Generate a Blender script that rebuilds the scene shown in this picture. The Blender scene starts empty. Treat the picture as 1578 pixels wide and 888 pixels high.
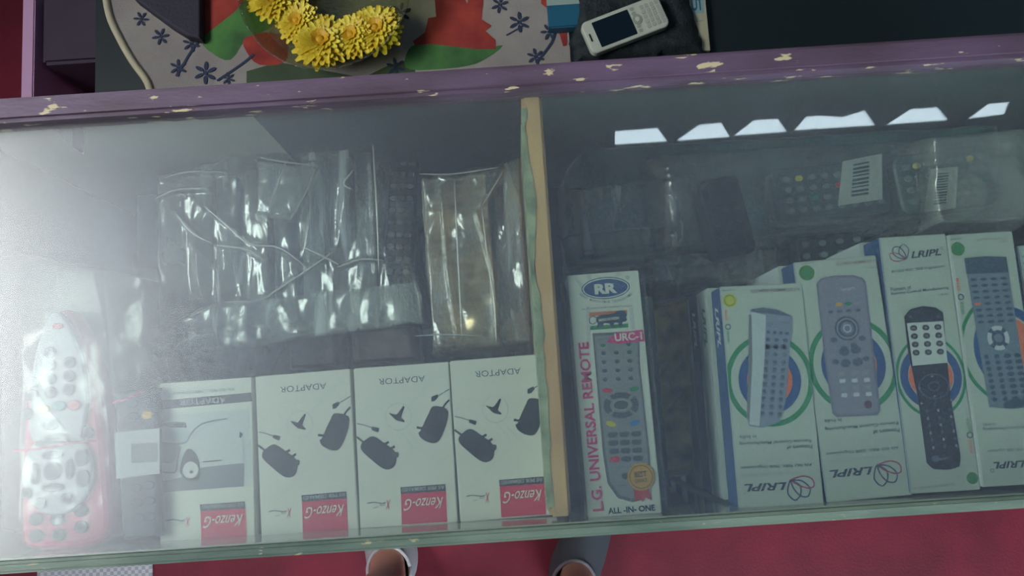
import bpy, bmesh, math, random
from mathutils import Vector, Matrix, noise
random.seed(7)
S = bpy.context.scene
COL = S.collection
PI = math.pi

# ---------------------------------------------------------------- camera
F = 1250.0; W, H = 1578, 888
TILT = math.radians(8.0); ROLL = math.radians(3.7)
CAM = Vector((0, 0, 1.60))
Fw = Vector((0, math.sin(TILT), -math.cos(TILT)))
U0 = Vector((0, math.cos(TILT), math.sin(TILT))); R0 = Vector((1, 0, 0))
Rc = math.cos(ROLL)*R0 - math.sin(ROLL)*U0
Uc = math.sin(ROLL)*R0 + math.cos(ROLL)*U0
cd = bpy.data.cameras.new('camera'); cam = bpy.data.objects.new('camera', cd); COL.objects.link(cam)
cd.lens = F/W*36; cd.sensor_width = 36; cd.clip_start = 0.02
cam.matrix_world = Matrix(((Rc.x, Uc.x, -Fw.x, CAM.x), (Rc.y, Uc.y, -Fw.y, CAM.y), (Rc.z, Uc.z, -Fw.z, CAM.z), (0, 0, 0, 1)))
S.camera = cam

def P(px, py, z):
    """the point of the horizontal plane at height z that a reading of the photo falls on"""
    d = Fw + Rc*((px-W/2)/F) + Uc*((H/2-py)/F)
    t = (z-CAM.z)/d.z
    return CAM + d*t

ZG = 1.04            # top of the case glass
ZC = 2.90            # ceiling
# ---------------------------------------------------------------- light
wd = bpy.data.worlds.new('world'); S.world = wd; wd.use_nodes = True
bg = wd.node_tree.nodes['Background']; bg.inputs[0].default_value = (0.72, 0.88, 1.0, 1); bg.inputs[1].default_value = 9.0
def area(name, loc, rot, sx, sy, power, colr):
    l = bpy.data.lights.new(name, 'AREA'); l.shape = 'RECTANGLE'; l.size = sx; l.size_y = sy; l.energy = power; l.color = colr
    o = bpy.data.objects.new(name, l); COL.objects.link(o); o.location = loc; o.rotation_euler = rot
    return o
# daylight coming in through the open shop front on the left, and an added dim fill lamp at the far right
area('shopfront_daylight', (-1.46, 0.20, 2.235), (0, -PI/2, 0), .90, 1.1, 32, (1.0, 0.925, 0.875))
area('added_back_fill', (1.2, -1.95, 1.75), (PI/2, 0, 0), 1.6, 1.6, 2.5, (0.85, 1.0, 0.88))  # added fill, no doorway known here
S.view_settings.view_transform = 'Standard'; S.view_settings.look = 'None'
S.view_settings.gamma = 1; S.view_settings.use_curve_mapping = False
S.view_settings.exposure = 0.0

# ---------------------------------------------------------------- materials
def lin(c):
    return tuple(((x/255)/12.92 if x/255 <= .04045 else ((x/255+.055)/1.055)**2.4) for x in c)
MATS = {}
def mat(name, rgb, rough=.6, metal=0, spec=.5, noise_amt=0, noise_scale=30, rgb2=None, bump=0, bump_scale=200, coat=0):
    if name in MATS: return MATS[name]
    m = bpy.data.materials.new(name); m.use_nodes = True; MATS[name] = m
    nt = m.node_tree; b = nt.nodes['Principled BSDF']
    c = lin(rgb) + (1,)
    b.inputs['Base Color'].default_value = c; b.inputs['Roughness'].default_value = rough; b.inputs['Metallic'].default_value = metal
    b.inputs['Specular IOR Level'].default_value = spec; b.inputs['Coat Weight'].default_value = coat
    if noise_amt or bump:
        tc = nt.nodes.new('ShaderNodeTexCoord')
    if noise_amt:
        n = nt.nodes.new('ShaderNodeTexNoise'); n.inputs['Scale'].default_value = noise_scale; n.inputs['Detail'].default_value = 6
        nt.links.new(tc.outputs['Object'], n.inputs['Vector'])
        r = nt.nodes.new('ShaderNodeValToRGB'); r.color_ramp.elements[0].position = .5-.5*noise_amt*.6; r.color_ramp.elements[1].position = .5+.3*noise_amt
        r.color_ramp.elements[0].color = (lin(rgb2) if rgb2 else tuple(x*.6 for x in c[:3])) + (1,); r.color_ramp.elements[1].color = c
        nt.links.new(n.outputs['Fac'], r.inputs['Fac']); nt.links.new(r.outputs['Color'], b.inputs['Base Color'])
    if bump:
        n2 = nt.nodes.new('ShaderNodeTexNoise'); n2.inputs['Scale'].default_value = bump_scale; n2.inputs['Detail'].default_value = 4
        nt.links.new(tc.outputs['Object'], n2.inputs['Vector'])
        bp = nt.nodes.new('ShaderNodeBump'); bp.inputs['Strength'].default_value = bump; bp.inputs['Distance'].default_value = .002
        nt.links.new(n2.outputs['Fac'], bp.inputs['Height']); nt.links.new(bp.outputs['Normal'], b.inputs['Normal'])
    return m

def film_mat(name, tint=(.97, 1, .99), base=.10, edge=.55, rough=.14, haze=.06, hazecol=(.8, .86, .85), bump=.5, bscale=55, streak=0):
    """clear plastic film: mostly see-through, shiny, a little milky"""
    m = bpy.data.materials.new(name); m.use_nodes = True; nt = m.node_tree; nt.nodes.clear()
    N = nt.nodes.new; L = nt.links.new
    out = N('ShaderNodeOutputMaterial'); tr = N('ShaderNodeBsdfTransparent'); tr.inputs[0].default_value = tint+(1,)
    gl = N('ShaderNodeBsdfGlossy'); gl.inputs['Roughness'].default_value = rough
    df = N('ShaderNodeBsdfDiffuse'); df.inputs[0].default_value = hazecol+(1,)
    tc = N('ShaderNodeTexCoord'); n = N('ShaderNodeTexNoise'); n.inputs['Scale'].default_value = bscale; n.inputs['Detail'].default_value = 5; n.inputs['Distortion'].default_value = 1.2
    L(tc.outputs['Object'], n.inputs['Vector']); bp = N('ShaderNodeBump'); bp.inputs['Strength'].default_value = bump; bp.inputs['Distance'].default_value = .006
    L(n.outputs['Fac'], bp.inputs['Height']); L(bp.outputs['Normal'], gl.inputs['Normal'])
    lw = N('ShaderNodeLayerWeight'); lw.inputs['Blend'].default_value = .35; L(bp.outputs['Normal'], lw.inputs['Normal'])
    mr = N('ShaderNodeMapRange'); mr.inputs['To Min'].default_value = base; mr.inputs['To Max'].default_value = edge
    L(lw.outputs['Facing'], mr.inputs['Value'])
    m1 = N('ShaderNodeMixShader'); m1.inputs[0].default_value = haze; L(tr.outputs[0], m1.inputs[1]); L(df.outputs[0], m1.inputs[2])
    if streak:
        mp = N('ShaderNodeMapping'); mp.inputs['Scale'].default_value = (60, 9, 9); mp.inputs['Rotation'].default_value = (0, 0, .06); L(tc.outputs['Object'], mp.inputs['Vector'])
        ns = N('ShaderNodeTexNoise'); ns.inputs['Scale'].default_value = 1; ns.inputs['Detail'].default_value = 5; ns.inputs['Distortion'].default_value = .6; L(mp.outputs[0], ns.inputs['Vector'])
        ms = N('ShaderNodeMapRange'); ms.inputs['From Min'].default_value = .42; ms.inputs['From Max'].default_value = .72; ms.inputs['To Min'].default_value = haze*.4; ms.inputs['To Max'].default_value = streak
        L(ns.outputs['Fac'], ms.inputs['Value']); L(ms.outputs[0], m1.inputs[0])
    m2 = N('ShaderNodeMixShader'); L(mr.outputs[0], m2.inputs[0]); L(m1.outputs[0], m2.inputs[1]); L(gl.outputs[0], m2.inputs[2])
    L(m2.outputs[0], out.inputs[0]); MATS[name] = m
    return m

def pane_mat(name):
    """dusty, slightly green sheet glass: transparent, a sharp mirror coat, a greasy blurred coat, fine dust"""
    m = bpy.data.materials.new(name); m.use_nodes = True; nt = m.node_tree; nt.nodes.clear()
    N = nt.nodes.new; L = nt.links.new
    out = N('ShaderNodeOutputMaterial'); tr = N('ShaderNodeBsdfTransparent'); tr.inputs[0].default_value = (.93, .975, .94, 1)
    g1 = N('ShaderNodeBsdfGlossy'); g1.inputs['Roughness'].default_value = .015
    g2 = N('ShaderNodeBsdfGlossy'); g2.inputs['Roughness'].default_value = .38
    df = N('ShaderNodeBsdfDiffuse'); df.inputs[0].default_value = (.86, .88, .92, 1)
    tc = N('ShaderNodeTexCoord'); n = N('ShaderNodeTexNoise'); n.inputs['Scale'].default_value = 5; n.inputs['Detail'].default_value = 8; n.inputs['Roughness'].default_value = .65
    L(tc.outputs['Object'], n.inputs['Vector'])
    mr = N('ShaderNodeMapRange'); mr.inputs['From Min'].default_value = .3; mr.inputs['From Max'].default_value = .7
    mr.inputs['To Min'].default_value = .012; mr.inputs['To Max'].default_value = .026; L(n.outputs['Fac'], mr.inputs['Value'])
    a = N('ShaderNodeMixShader'); L(mr.outputs[0], a.inputs[0]); L(tr.outputs[0], a.inputs[1]); L(df.outputs[0], a.inputs[2])
    b = N('ShaderNodeMixShader'); b.inputs[0].default_value = .125; L(a.outputs[0], b.inputs[1]); L(g2.outputs[0], b.inputs[2])
    c = N('ShaderNodeMixShader'); c.inputs[0].default_value = .06; L(b.outputs[0], c.inputs[1]); L(g1.outputs[0], c.inputs[2])
    L(c.outputs[0], out.inputs[0]); MATS[name] = m
    return m

def painted_wood(name, rgb, chip, dirt, amt=.60, scale=45, rough=.55):
    m = bpy.data.materials.new(name); m.use_nodes = True; nt = m.node_tree; b = nt.nodes['Principled BSDF']; N = nt.nodes.new; L = nt.links.new
    tc = N('ShaderNodeTexCoord'); mp = N('ShaderNodeMapping'); mp.inputs['Scale'].default_value = (1, 3, 3); L(tc.outputs['Object'], mp.inputs['Vector'])
    n1 = N('ShaderNodeTexNoise'); n1.inputs['Scale'].default_value = scale; n1.inputs['Detail'].default_value = 7; L(mp.outputs[0], n1.inputs['Vector'])
    n2 = N('ShaderNodeTexNoise'); n2.inputs['Scale'].default_value = 9; n2.inputs['Detail'].default_value = 5; L(mp.outputs[0], n2.inputs['Vector'])
    r2 = N('ShaderNodeValToRGB'); r2.color_ramp.elements[0].position = .38; r2.color_ramp.elements[1].position = .62
    r2.color_ramp.elements[0].color = lin(dirt)+(1,); r2.color_ramp.elements[1].color = lin(rgb)+(1,); L(n2.outputs['Fac'], r2.inputs[0])
    r1 = N('ShaderNodeValToRGB'); r1.color_ramp.elements[0].position = amt; r1.color_ramp.elements[1].position = amt+.03
    r1.color_ramp.elements[0].color = (0, 0, 0, 1); r1.color_ramp.elements[1].color = (1, 1, 1, 1); L(n1.outputs['Fac'], r1.inputs[0])
    mx = N('ShaderNodeMixRGB'); L(r1.outputs[0], mx.inputs[0]); L(r2.outputs[0], mx.inputs[1]); mx.inputs[2].default_value = lin(chip)+(1,)
    L(mx.outputs[0], b.inputs['Base Color']); b.inputs['Roughness'].default_value = rough
    bp = N('ShaderNodeBump'); bp.inputs['Strength'].default_value = .4; bp.inputs['Distance'].default_value = .002; L(n1.outputs['Fac'], bp.inputs['Height']); L(bp.outputs[0], b.inputs['Normal'])
    MATS[name] = m
    return m

white = mat('white_card', (226, 226, 212), .45)
whiteB = mat('white_card_cool', (184, 194, 182), .45)
black = mat('black_ink', (34, 38, 44), .5)
grey_ink = mat('grey_ink', (120, 126, 130), .5)
pale_ink = mat('pale_grey_ink', (172, 176, 178), .5)
hair_ink = mat('hairline_ink', (196, 200, 198), .5)
red_ink = mat('red_ink', (214, 52, 84), .45)
charcoal = mat('charcoal_ink', (70, 70, 74), .5)
pink_ink = mat('pink_ink', (222, 60, 130), .45)
navy = mat('navy_ink', (44, 66, 96), .5)
blue_ink = mat('blue_ink', (42, 84, 140), .45)
green_ink = mat('green_ink', (42, 138, 88), .5)
orange_ink = mat('orange_ink', (232, 120, 84), .5)
yel_ink = mat('yellow_green_ink', (188, 194, 62), .5)
gold_ink = mat('gold_ink', (214, 160, 60), .4)
dkgold_ink = mat('dark_gold_ink', (120, 82, 30), .5)
silver_ink = mat('silver_ink', (150, 152, 156), .4)
lsilver_ink = mat('light_silver_ink', (196, 202, 206), .4)
slate_ink = mat('slate_ink', (92, 104, 124), .5)
lav_ink = mat('lavender_grey_ink', (128, 132, 152), .5)
saffron = mat('saffron_ink', (206, 120, 80), .5)
yellow_btn = mat('yellow_ink', (212, 200, 70), .5)
sky_btn = mat('sky_blue_ink', (60, 130, 190), .5)
film = film_mat('clear_film')
film_heavy = film_mat('crinkled_film', base=.12, edge=.55, rough=.17, haze=.15, bump=.45, bscale=26, streak=.5)
film_wrap = film_mat('wrap_film', base=.02, edge=.22, rough=.12, haze=.015, bump=.3, bscale=20)
film_thin = film_mat('thin_sleeve_film', base=.05, edge=.4, rough=.08, haze=.02, bump=.15)
pane = pane_mat('dusty_glass')
purple = painted_wood('purple_chipped_paint', (98, 78, 98), (196, 180, 140), (74, 58, 68), .64, 48)
creamwood = mat('bare_cream_wood', (216, 178, 122), .6, noise_amt=.6, noise_scale=14, rgb2=(196, 152, 100))
grnpaint = painted_wood('grey_green_paint', (120, 138, 122), (168, 166, 130), (84, 104, 92), .66, 60)
boardgrey = mat('pale_board', (196, 190, 178), .6, noise_amt=.7, noise_scale=9, rgb2=(168, 164, 158))
darkboard = mat('dark_green_board', (60, 78, 72), .6, noise_amt=.6, noise_scale=8, rgb2=(44, 60, 56))
sideboard = mat('grey_violet_board', (70, 66, 80), .6, noise_amt=.6, noise_scale=12, rgb2=(54, 52, 64))

# ---------------------------------------------------------------- helpers
def link(o, parent=None):
    COL.objects.link(o)
    if parent is not None: o.parent = parent
    return o
def obj(name, bm, ms, parent=None, smooth=False):
    me = bpy.data.meshes.new(name); bm.to_mesh(me); bm.free()
    if not isinstance(ms, (list, tuple)): ms = [ms]
    for m in ms: me.materials.append(m)
    if smooth:
        for p in me.polygons: p.use_smooth = True
    return link(bpy.data.objects.new(name, me), parent)
def tag(o, label, cat, group=None, kind=None):
    o['label'] = label; o['category'] = cat
    if group: o['group'] = group
    if kind: o['kind'] = kind
    return o
def thing(name, label, cat, loc=(0, 0, 0), rz=0, group=None):
    o = bpy.data.objects.new(name, None); link(o); o.location = loc; o.rotation_euler = (0, 0, rz); o.empty_display_size = .02
    return tag(o, label, cat, group)
def struct(name, bm, m, smooth=False):
    o = obj(name, bm, m, None, smooth); o['kind'] = 'structure'; return o
def box(bm, x0, x1, y0, y1, z0, z1, bev=0, mi=0):
    r = bmesh.ops.create_cube(bm, size=1)['verts']
    for v in r: v.co = Vector(((x0+x1)/2+v.co.x*(x1-x0), (y0+y1)/2+v.co.y*(y1-y0), (z0+z1)/2+v.co.z*(z1-z0)))
    es = {e for v in r for e in v.link_edges}; fs = {f for v in r for f in v.link_faces}
    for f in fs: f.material_index = mi
    if bev: bmesh.ops.bevel(bm, geom=list(es), offset=bev, segments=2, affect='EDGES')
def prism(bm, pts, z0, z1, bev=0, mi=0, steps=3, flare=0):
    """vertical prism over an outline (list of (x,y)), rounded top edge"""
    n = len(pts); cx = sum(p[0] for p in pts)/n; cy = sum(p[1] for p in pts)/n
    area2 = sum(pts[i][0]*pts[(i+1) % n][1]-pts[(i+1) % n][0]*pts[i][1] for i in range(n))
    if area2 < 0: pts = pts[::-1]
    nor = []
    for i in range(n):
        a, b, c = Vector(pts[i-1]), Vector(pts[i]), Vector(pts[(i+1) % n])
        e1 = (b-a).normalized() if (b-a).length > 1e-9 else Vector((1, 0)); e2 = (c-b).normalized() if (c-b).length > 1e-9 else e1
        t = (e1+e2); t = t.normalized() if t.length > 1e-6 else e1
        nor.append(Vector((-t.y, t.x)))
    rings = [(0, z0)] + ([(bev*(1-math.cos(k/steps*PI/2)), z1-bev+bev*math.sin(k/steps*PI/2)) for k in range(steps+1)] if bev else [(0, z1)])
    vs = [[bm.verts.new((pts[i][0]+nor[i].x*o, pts[i][1]+nor[i].y*o, z)) for i in range(n)] for o, z in rings]
    for a, b in zip(vs, vs[1:]):
        for i in range(n):
            f = bm.faces.new((a[i], a[(i+1) % n], b[(i+1) % n], b[i])); f.material_index = mi
    f = bm.faces.new(vs[-1]); f.material_index = mi
    f = bm.faces.new(vs[0][::-1]); f.material_index = mi
def ellpts(cx, cy, rx, ry, n=24, rot=0):
    c, s = math.cos(rot), math.sin(rot)
    return [(cx+rx*math.cos(a)*c-ry*math.sin(a)*s, cy+rx*math.cos(a)*s+ry*math.sin(a)*c) for a in [2*PI*k/n for k in range(n)]]
def rrpts(x0, x1, y0, y1, r, n=5):
    out = []
    for cx, cy, a0 in ((x1-r, y1-r, 0), (x0+r, y1-r, PI/2), (x0+r, y0+r, PI), (x1-r, y0+r, 1.5*PI)):
        for k in range(n+1):
            a = a0+PI/2*k/n; out.append((cx+r*math.cos(a), cy+r*math.sin(a)))
    return out
def smoothpts(pts, closed=True, n=6):
    """Catmull-Rom through 2-D or 3-D points"""
    V = [Vector(p) for p in pts]; N = len(V); out = []
    for i in range(N if closed else N-1):
        g = (lambda k: V[k % N]) if closed else (lambda k: V[max(0, min(N-1, k))])
        p0, p1, p2, p3 = g(i-1), g(i), g(i+1), g(i+2)
        for k in range(n):
            t = k/n
            out.append(.5*((2*p1)+(p2-p0)*t+(2*p0-5*p1+4*p2-p3)*t*t+(3*p1-p0-3*p2+p3)*t**3))
    if not closed: out.append(V[-1])
    return [tuple(v) for v in out]
def tube(bm, pts, r, seg=8, mi=0):
    pts = [Vector(p) for p in pts]; rings = []
    for i, p in enumerate(pts):
        d = (pts[min(i+1, len(pts)-1)]-pts[max(i-1, 0)]).normalized()
        a = d.cross(Vector((0, 0, 1))); a = a.normalized() if a.length > 1e-4 else Vector((1, 0, 0)); b = d.cross(a)
        rr = r[i] if isinstance(r, (list, tuple)) else r
        rings.append([bm.verts.new(p+a*rr*math.cos(2*PI*k/seg)+b*rr*math.sin(2*PI*k/seg)) for k in range(seg)])
    for a, b in zip(rings, rings[1:]):
        for k in range(seg):
            f = bm.faces.new((a[k], a[(k+1) % seg], b[(k+1) % seg], b[k])); f.material_index = mi; f.smooth = True
    bm.faces.new(rings[0][::-1]).material_index = mi; bm.faces.new(rings[-1]).material_index = mi

TXT = {}
def text_geo(s, bold=0.0, shear=0):
    k = (s, bold, shear)
    if k not in TXT:
        c = bpy.data.curves.new('lettering', 'FONT'); c.body = s; c.size = 1; c.offset = bold; c.shear = shear; c.resolution_u = 3
        o = bpy.data.objects.new('lettering', c); COL.objects.link(o); bpy.context.view_layer.update()
        me = bpy.data.meshes.new_from_object(o.evaluated_get(bpy.context.evaluated_depsgraph_get()))
        vs = [(v.co.x, v.co.y) for v in me.vertices]; fs = [list(p.vertices) for p in me.polygons]
        bpy.data.objects.remove(o); bpy.data.curves.remove(c); bpy.data.meshes.remove(me)
        x0, x1 = min(v[0] for v in vs), max(v[0] for v in vs); y0, y1 = min(v[1] for v in vs), max(v[1] for v in vs)
        TXT[k] = ([((x-(x0+x1)/2)/(x1-x0), (y-(y0+y1)/2)/(y1-y0)) for x, y in vs], fs)
    return TXT[k]

class Face:
    """a rectangle lying at height z, fitted to four readings (TL, TR, BR, BL)"""
    def __init__(s, q, z):
        p = [P(x, y, z) for x, y in q]; s.z = z; s.c = (p[0]+p[1]+p[2]+p[3])/4
        u = ((p[1]-p[0])+(p[2]-p[3])); u.normalize(); s.u = u; s.v = Vector((-u.y, u.x, 0))
        s.w = ((p[1]-p[0]).dot(u)+(p[2]-p[3]).dot(u))/2; s.h = ((p[0]-p[3]).dot(s.v)+(p[1]-p[2]).dot(s.v))/2
        s.rz = math.atan2(u.y, u.x); s.k = (CAM.z-z)/F/math.cos(TILT)**.5
    def uv(s, px, py):
        d = P(px, py, s.z)-s.c; return (d.dot(s.u), d.dot(s.v))
class Art:
    """flat printing on a Face, split into named parts; readings are photo pixels, through an optional zoom transform"""
    def __init__(s, face, z0, zoom=None):
        s.f = face; s.z0 = z0; s.parts = {}; s.zoom = zoom or (0, 0, 1); s.n = 0
    def m(s, p):
        x0, y0, k = s.zoom; return s.f.uv(x0+p[0]/k, y0+p[1]/k)
    def L(s, d): return d/s.zoom[2]*s.f.k
    def _add(s, part, vs, fs, mt, lay):
        if part in ('lettering', 'printed_flower', 'printed_leaf', 'printed_twig'):
            s.n += 1; part = part+'#%d' % s.n
            if part[:9] == 'printed_f' or part[:9] == 'printed_l': lay += .35*s.n
            if part[:9] == 'printed_t': lay += 6
        s.parts.setdefault(part, []).append((vs, fs, mt, lay))
    def poly(s, part, pts, mt, lay=1, smooth=0):
        q = [s.m(p) for p in pts]
        if smooth: q = smoothpts(q, True, smooth)
        s._add(part, q, [list(range(len(q)))], mt, lay)
    def ell(s, part, c, rx, ry, mt, lay=1, n=28, rot=0):
        x, y = s.m(c); s._add(part, ellpts(x, y, s.L(rx), s.L(ry), n, math.radians(rot)), [list(range(n))], mt, lay)
    def ring(s, part, c, rx, ry, w, mt, lay=1, n=48, rot=0, a0=0, a1=360):
        x, y = s.m(c); vs = []; fs = []; rx, ry, w = s.L(rx), s.L(ry), s.L(w)
        for k in range(n+1):
            a = math.radians(a0+(a1-a0)*k/n); ca, sa = math.cos(math.radians(rot)), math.sin(math.radians(rot))
            for d in (-w/2, w/2):
                X, Y = (rx+d)*math.cos(a), (ry+d)*math.sin(a); vs.append((x+X*ca-Y*sa, y+X*sa+Y*ca))
        for k in range(n): fs.append([2*k, 2*k+1, 2*k+3, 2*k+2])
        s._add(part, vs, fs, mt, lay)
    def stroke(s, part, pts, w, mt, lay=1, smooth=0):
        q = [s.m(p) for p in pts]
        if smooth: q = smoothpts(q, False, smooth)
        w = s.L(w)/2; vs = []; fs = []
        for i, p in enumerate(q):
            a, b = Vector(q[max(i-1, 0)]), Vector(q[min(i+1, len(q)-1)]); d = (b-a).normalized() if (b-a).length else Vector((1, 0))
            vs += [(p[0]-d.y*w, p[1]+d.x*w), (p[0]+d.y*w, p[1]-d.x*w)]
        for i in range(len(q)-1): fs.append([2*i, 2*i+1, 2*i+3, 2*i+2])
        s._add(part, vs, fs, mt, lay)
    def text(s, part, t, c, w, h, mt, rot=0, lay=2, bold=0.0, shear=0):
        vs, fs = text_geo(t, bold, shear); x, y = s.m(c); w, h = s.L(w), s.L(h); a = math.radians(rot); ca, sa = math.cos(a), math.sin(a)
        s._add(part, [(x+X*w*ca-Y*h*sa, y+X*w*sa+Y*h*ca) for X, Y in vs], fs, mt, lay)
    def clip(s, vs, fs):
        """printing ends at the card's edge"""
        if not hasattr(s.f, 'w'): return vs, fs
        hw, hh_ = s.f.w/2-.0003, s.f.h/2-.0003
        if all(abs(x) <= hw and abs(y) <= hh_ for x, y in vs): return vs, fs
        V = list(vs); out = []
        for f in fs:
            pts = [vs[i] for i in f]
            if all(abs(x) <= hw and abs(y) <= hh_ for x, y in pts): out.append(f); continue
            for ax, sg, lim in ((0, 1, hw), (0, -1, hw), (1, 1, hh_), (1, -1, hh_)):
                q = []
                for i in range(len(pts)):
                    a, b = pts[i-1], pts[i]; da, db = lim-sg*a[ax], lim-sg*b[ax]
                    if (da >= 0) != (db >= 0): t = da/(da-db); q.append((a[0]+(b[0]-a[0])*t, a[1]+(b[1]-a[1])*t))
                    if db >= 0: q.append(b)
                pts = q
                if not pts: break
            if len(pts) > 2: out.append(list(range(len(V), len(V)+len(pts)))); V += pts
        used = sorted({i for f in out for i in f}); mp = {o_: n_ for n_, o_ in enumerate(used)}
        return [V[i] for i in used], [[mp[i] for i in f] for f in out]
    def build(s, parent):
        for part, items in s.parts.items():
            part = part.split('#')[0]
            bm = bmesh.new(); ms = []
            for vs, fs, mt, lay in items:
                if mt not in ms: ms.append(mt)
                mi = ms.index(mt); vs, fs = s.clip(vs, fs); V = [bm.verts.new((x, y, s.z0+lay*.00015)) for x, y in vs]
                for f in fs:
                    try: ff = bm.faces.new([V[i] for i in f]); ff.material_index = mi; ff.normal_update(); 
                    except ValueError: continue
                    if ff.normal.z < 0: ff.normal_flip()
            obj(part, bm, ms, parent)
def copy_tree(o, parent=None):
    c = o.copy(); COL.objects.link(c); c.parent = parent
    for ch in list(o.children): copy_tree(ch, c)
    return c

# ---------------------------------------------------------------- the room
bm = bmesh.new(); box(bm, -1.5, 2.3, -2.0, 1.9, -.05, 0)
struct('floor', bm, mat('red_floor_cover', (146, 32, 56), .6, noise_amt=.5, noise_scale=6, rgb2=(116, 24, 44), bump=.3))
wallm = mat('grey_plaster', (92, 100, 104), .85, noise_amt=.4, noise_scale=4)
bm = bmesh.new(); box(bm, -1.5, 2.3, 1.9, 2.0, 0, ZC); struct('wall_back', bm, wallm)
bm = bmesh.new(); box(bm, 2.3, 2.4, -2.1, 2.0, 0, ZC); struct('wall_right', bm, wallm)
bm = bmesh.new()
box(bm, -1.5, .35, -2.1, -2.0, 0, ZC); box(bm, 2.05, 2.3, -2.1, -2.0, 0, ZC); box(bm, .35, 2.05, -2.1, -2.0, 2.6, ZC); box(bm, .35, 2.05, -2.1, -2.0, 0, .9)
struct('wall_front', bm, wallm)
bm = bmesh.new()   # the left side has one wide high opening to the daylight
box(bm, -1.6, -1.5, -2.1, 2.0, 0, 1.78); box(bm, -1.6, -1.5, -2.1, 2.0, 2.77, ZC); box(bm, -1.6, -1.5, -2.1, -.37, 1.78, 2.77); box(bm, -1.6, -1.5, .77, 2.0, 1.78, 2.77)
struct('wall_left', bm, wallm)
# the roof sheet, with the row of daylight gaps that the case glass mirrors
traps = [[(948, 201), (1014, 196), (1029, 217), (948, 222)], [(1078, 191), (1112, 188), (1126, 210), (1043, 216)], [(1163, 184), (1200, 182), (1214, 202), (1132, 208)],
         [(1243, 179), (1262, 177), (1300, 179), (1334, 169), (1350, 192), (1225, 200)], [(1405, 167), (1446, 164), (1463, 184), (1368, 191)], [(1525, 159), (1557, 156), (1549, 175), (1494, 182)]]
bm = bmesh.new(); edges = []
def loop(pts):
    V = [bm.verts.new(p) for p in pts]
    for i in range(len(V)): edges.append(bm.edges.new((V[i], V[(i+1) % len(V)])))
loop([(-1.6, -2.1, ZC), (2.4, -2.1, ZC), (2.4, 2.0, ZC), (-1.6, 2.0, ZC)])
for t in traps:
    q = [P(x, y, 2*ZG-ZC) for x, y in t]; loop([(p.x, p.y, ZC) for p in q])
bmesh.ops.triangle_fill(bm, edges=edges, use_beauty=True)
r = bmesh.ops.extrude_face_region(bm, geom=bm.faces[:])
for v in [g for g in r['geom'] if isinstance(g, bmesh.types.BMVert)]: v.co.z += .004
bmesh.ops.recalc_face_normals(bm, faces=bm.faces)
struct('ceiling', bm, mat('blue_roof_sheet', (30, 72, 108), .5, noise_amt=.5, noise_scale=2, rgb2=(14, 42, 70)))

# ---------------------------------------------------------------- the display case
XL, XR = -.40, .68
XD0, XD1 = P(826, 480, ZG).x, P(860, 480, ZG).x
yb_t = P(800, 98, ZG+.012).y; yb_b = P(800, 136, ZG+.012).y      # back (upper) rail
yf_t = P(800, 815, ZG).y; yf_b = P(800, 834, ZG).y               # front strip
ZL, ZR = .83, .755
case = thing('display_case', 'shallow glass topped display case with chipped purple rail and wooden divider', 'display case', (0, 0, 0))
bm = bmesh.new(); box(bm, XL-.06, XR+.02, yb_b, yb_t, ZG-.012, ZG+.012, .003); o = obj('rail', bm, purple, case); o['label'] = 'purple painted rail with chipped paint'
bm = bmesh.new(); box(bm, XL-.06, XR+.02, yf_b, yf_t, ZG-.035, ZG+.001, .002); o = obj('front_strip', bm, grnpaint, case); o['label'] = 'worn grey green front strip'
bm = bmesh.new(); box(bm, XL, XR, yf_t+.0001, yf_t+.0012, ZR, ZG-.0062); obj('front_panel', bm, mat('glossy_pale_panel', (170, 174, 158), .12, coat=.5), case)
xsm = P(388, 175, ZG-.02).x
bm = bmesh.new(); box(bm, XL, xsm, yb_b+.006, yb_b+.018, ZR-.02, ZG-.012); o = obj('back_panel', bm, boardgrey, case); o['label'] = 'pale lit stretch of back board'
bm = bmesh.new(); box(bm, xsm+.0005, XD0+.004, yb_b+.005, yb_b+.017, ZR-.02, ZG-.012); o = obj('back_panel', bm, mat('shaded_back_board', (52, 66, 74), .55, noise_amt=.5, noise_scale=8, rgb2=(40, 52, 56)), case); o['label'] = 'back board stretch with shade painted dark'  # same back board; its shade is put into this darker colour
bm = bmesh.new(); box(bm, XD0+.004, XR, yb_b+.006, yb_b+.018, ZR-.02, ZG-.012); obj('back_panel', bm, darkboard, case)
bm = bmesh.new(); box(bm, XL-.018, XL, yf_b, yb_t, ZR-.02, ZG-.004); obj('side_panel', bm, sideboard, case)
bm = bmesh.new(); box(bm, XR, XR+.018, yf_b, yb_t, ZR-.02, ZG-.004); obj('side_panel', bm, sideboard, case)
bm = bmesh.new(); box(bm, XL, XR, yf_t, yb_b+.006, ZR-.02, ZR); obj('case_floor', bm, mat('brown_board', (70, 62, 52), .7, noise_amt=.5, noise_scale=10), case)
bm = bmesh.new(); box(bm, XL+.04, XD0+.004, yf_t+.005, yb_b+.004, ZR+.001, ZL); obj('raised_floor', bm, mat('pale_floor_board', (150, 146, 140), .7, noise_amt=.4, noise_scale=10), case)
bm = bmesh.new(); box(bm, XD0, XD1-.0005, yf_t+.005, yb_b+.004, ZR, ZG-.007, .002); o = obj('divider', bm, creamwood, case); o['label'] = 'bare cream wooden divider'
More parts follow.
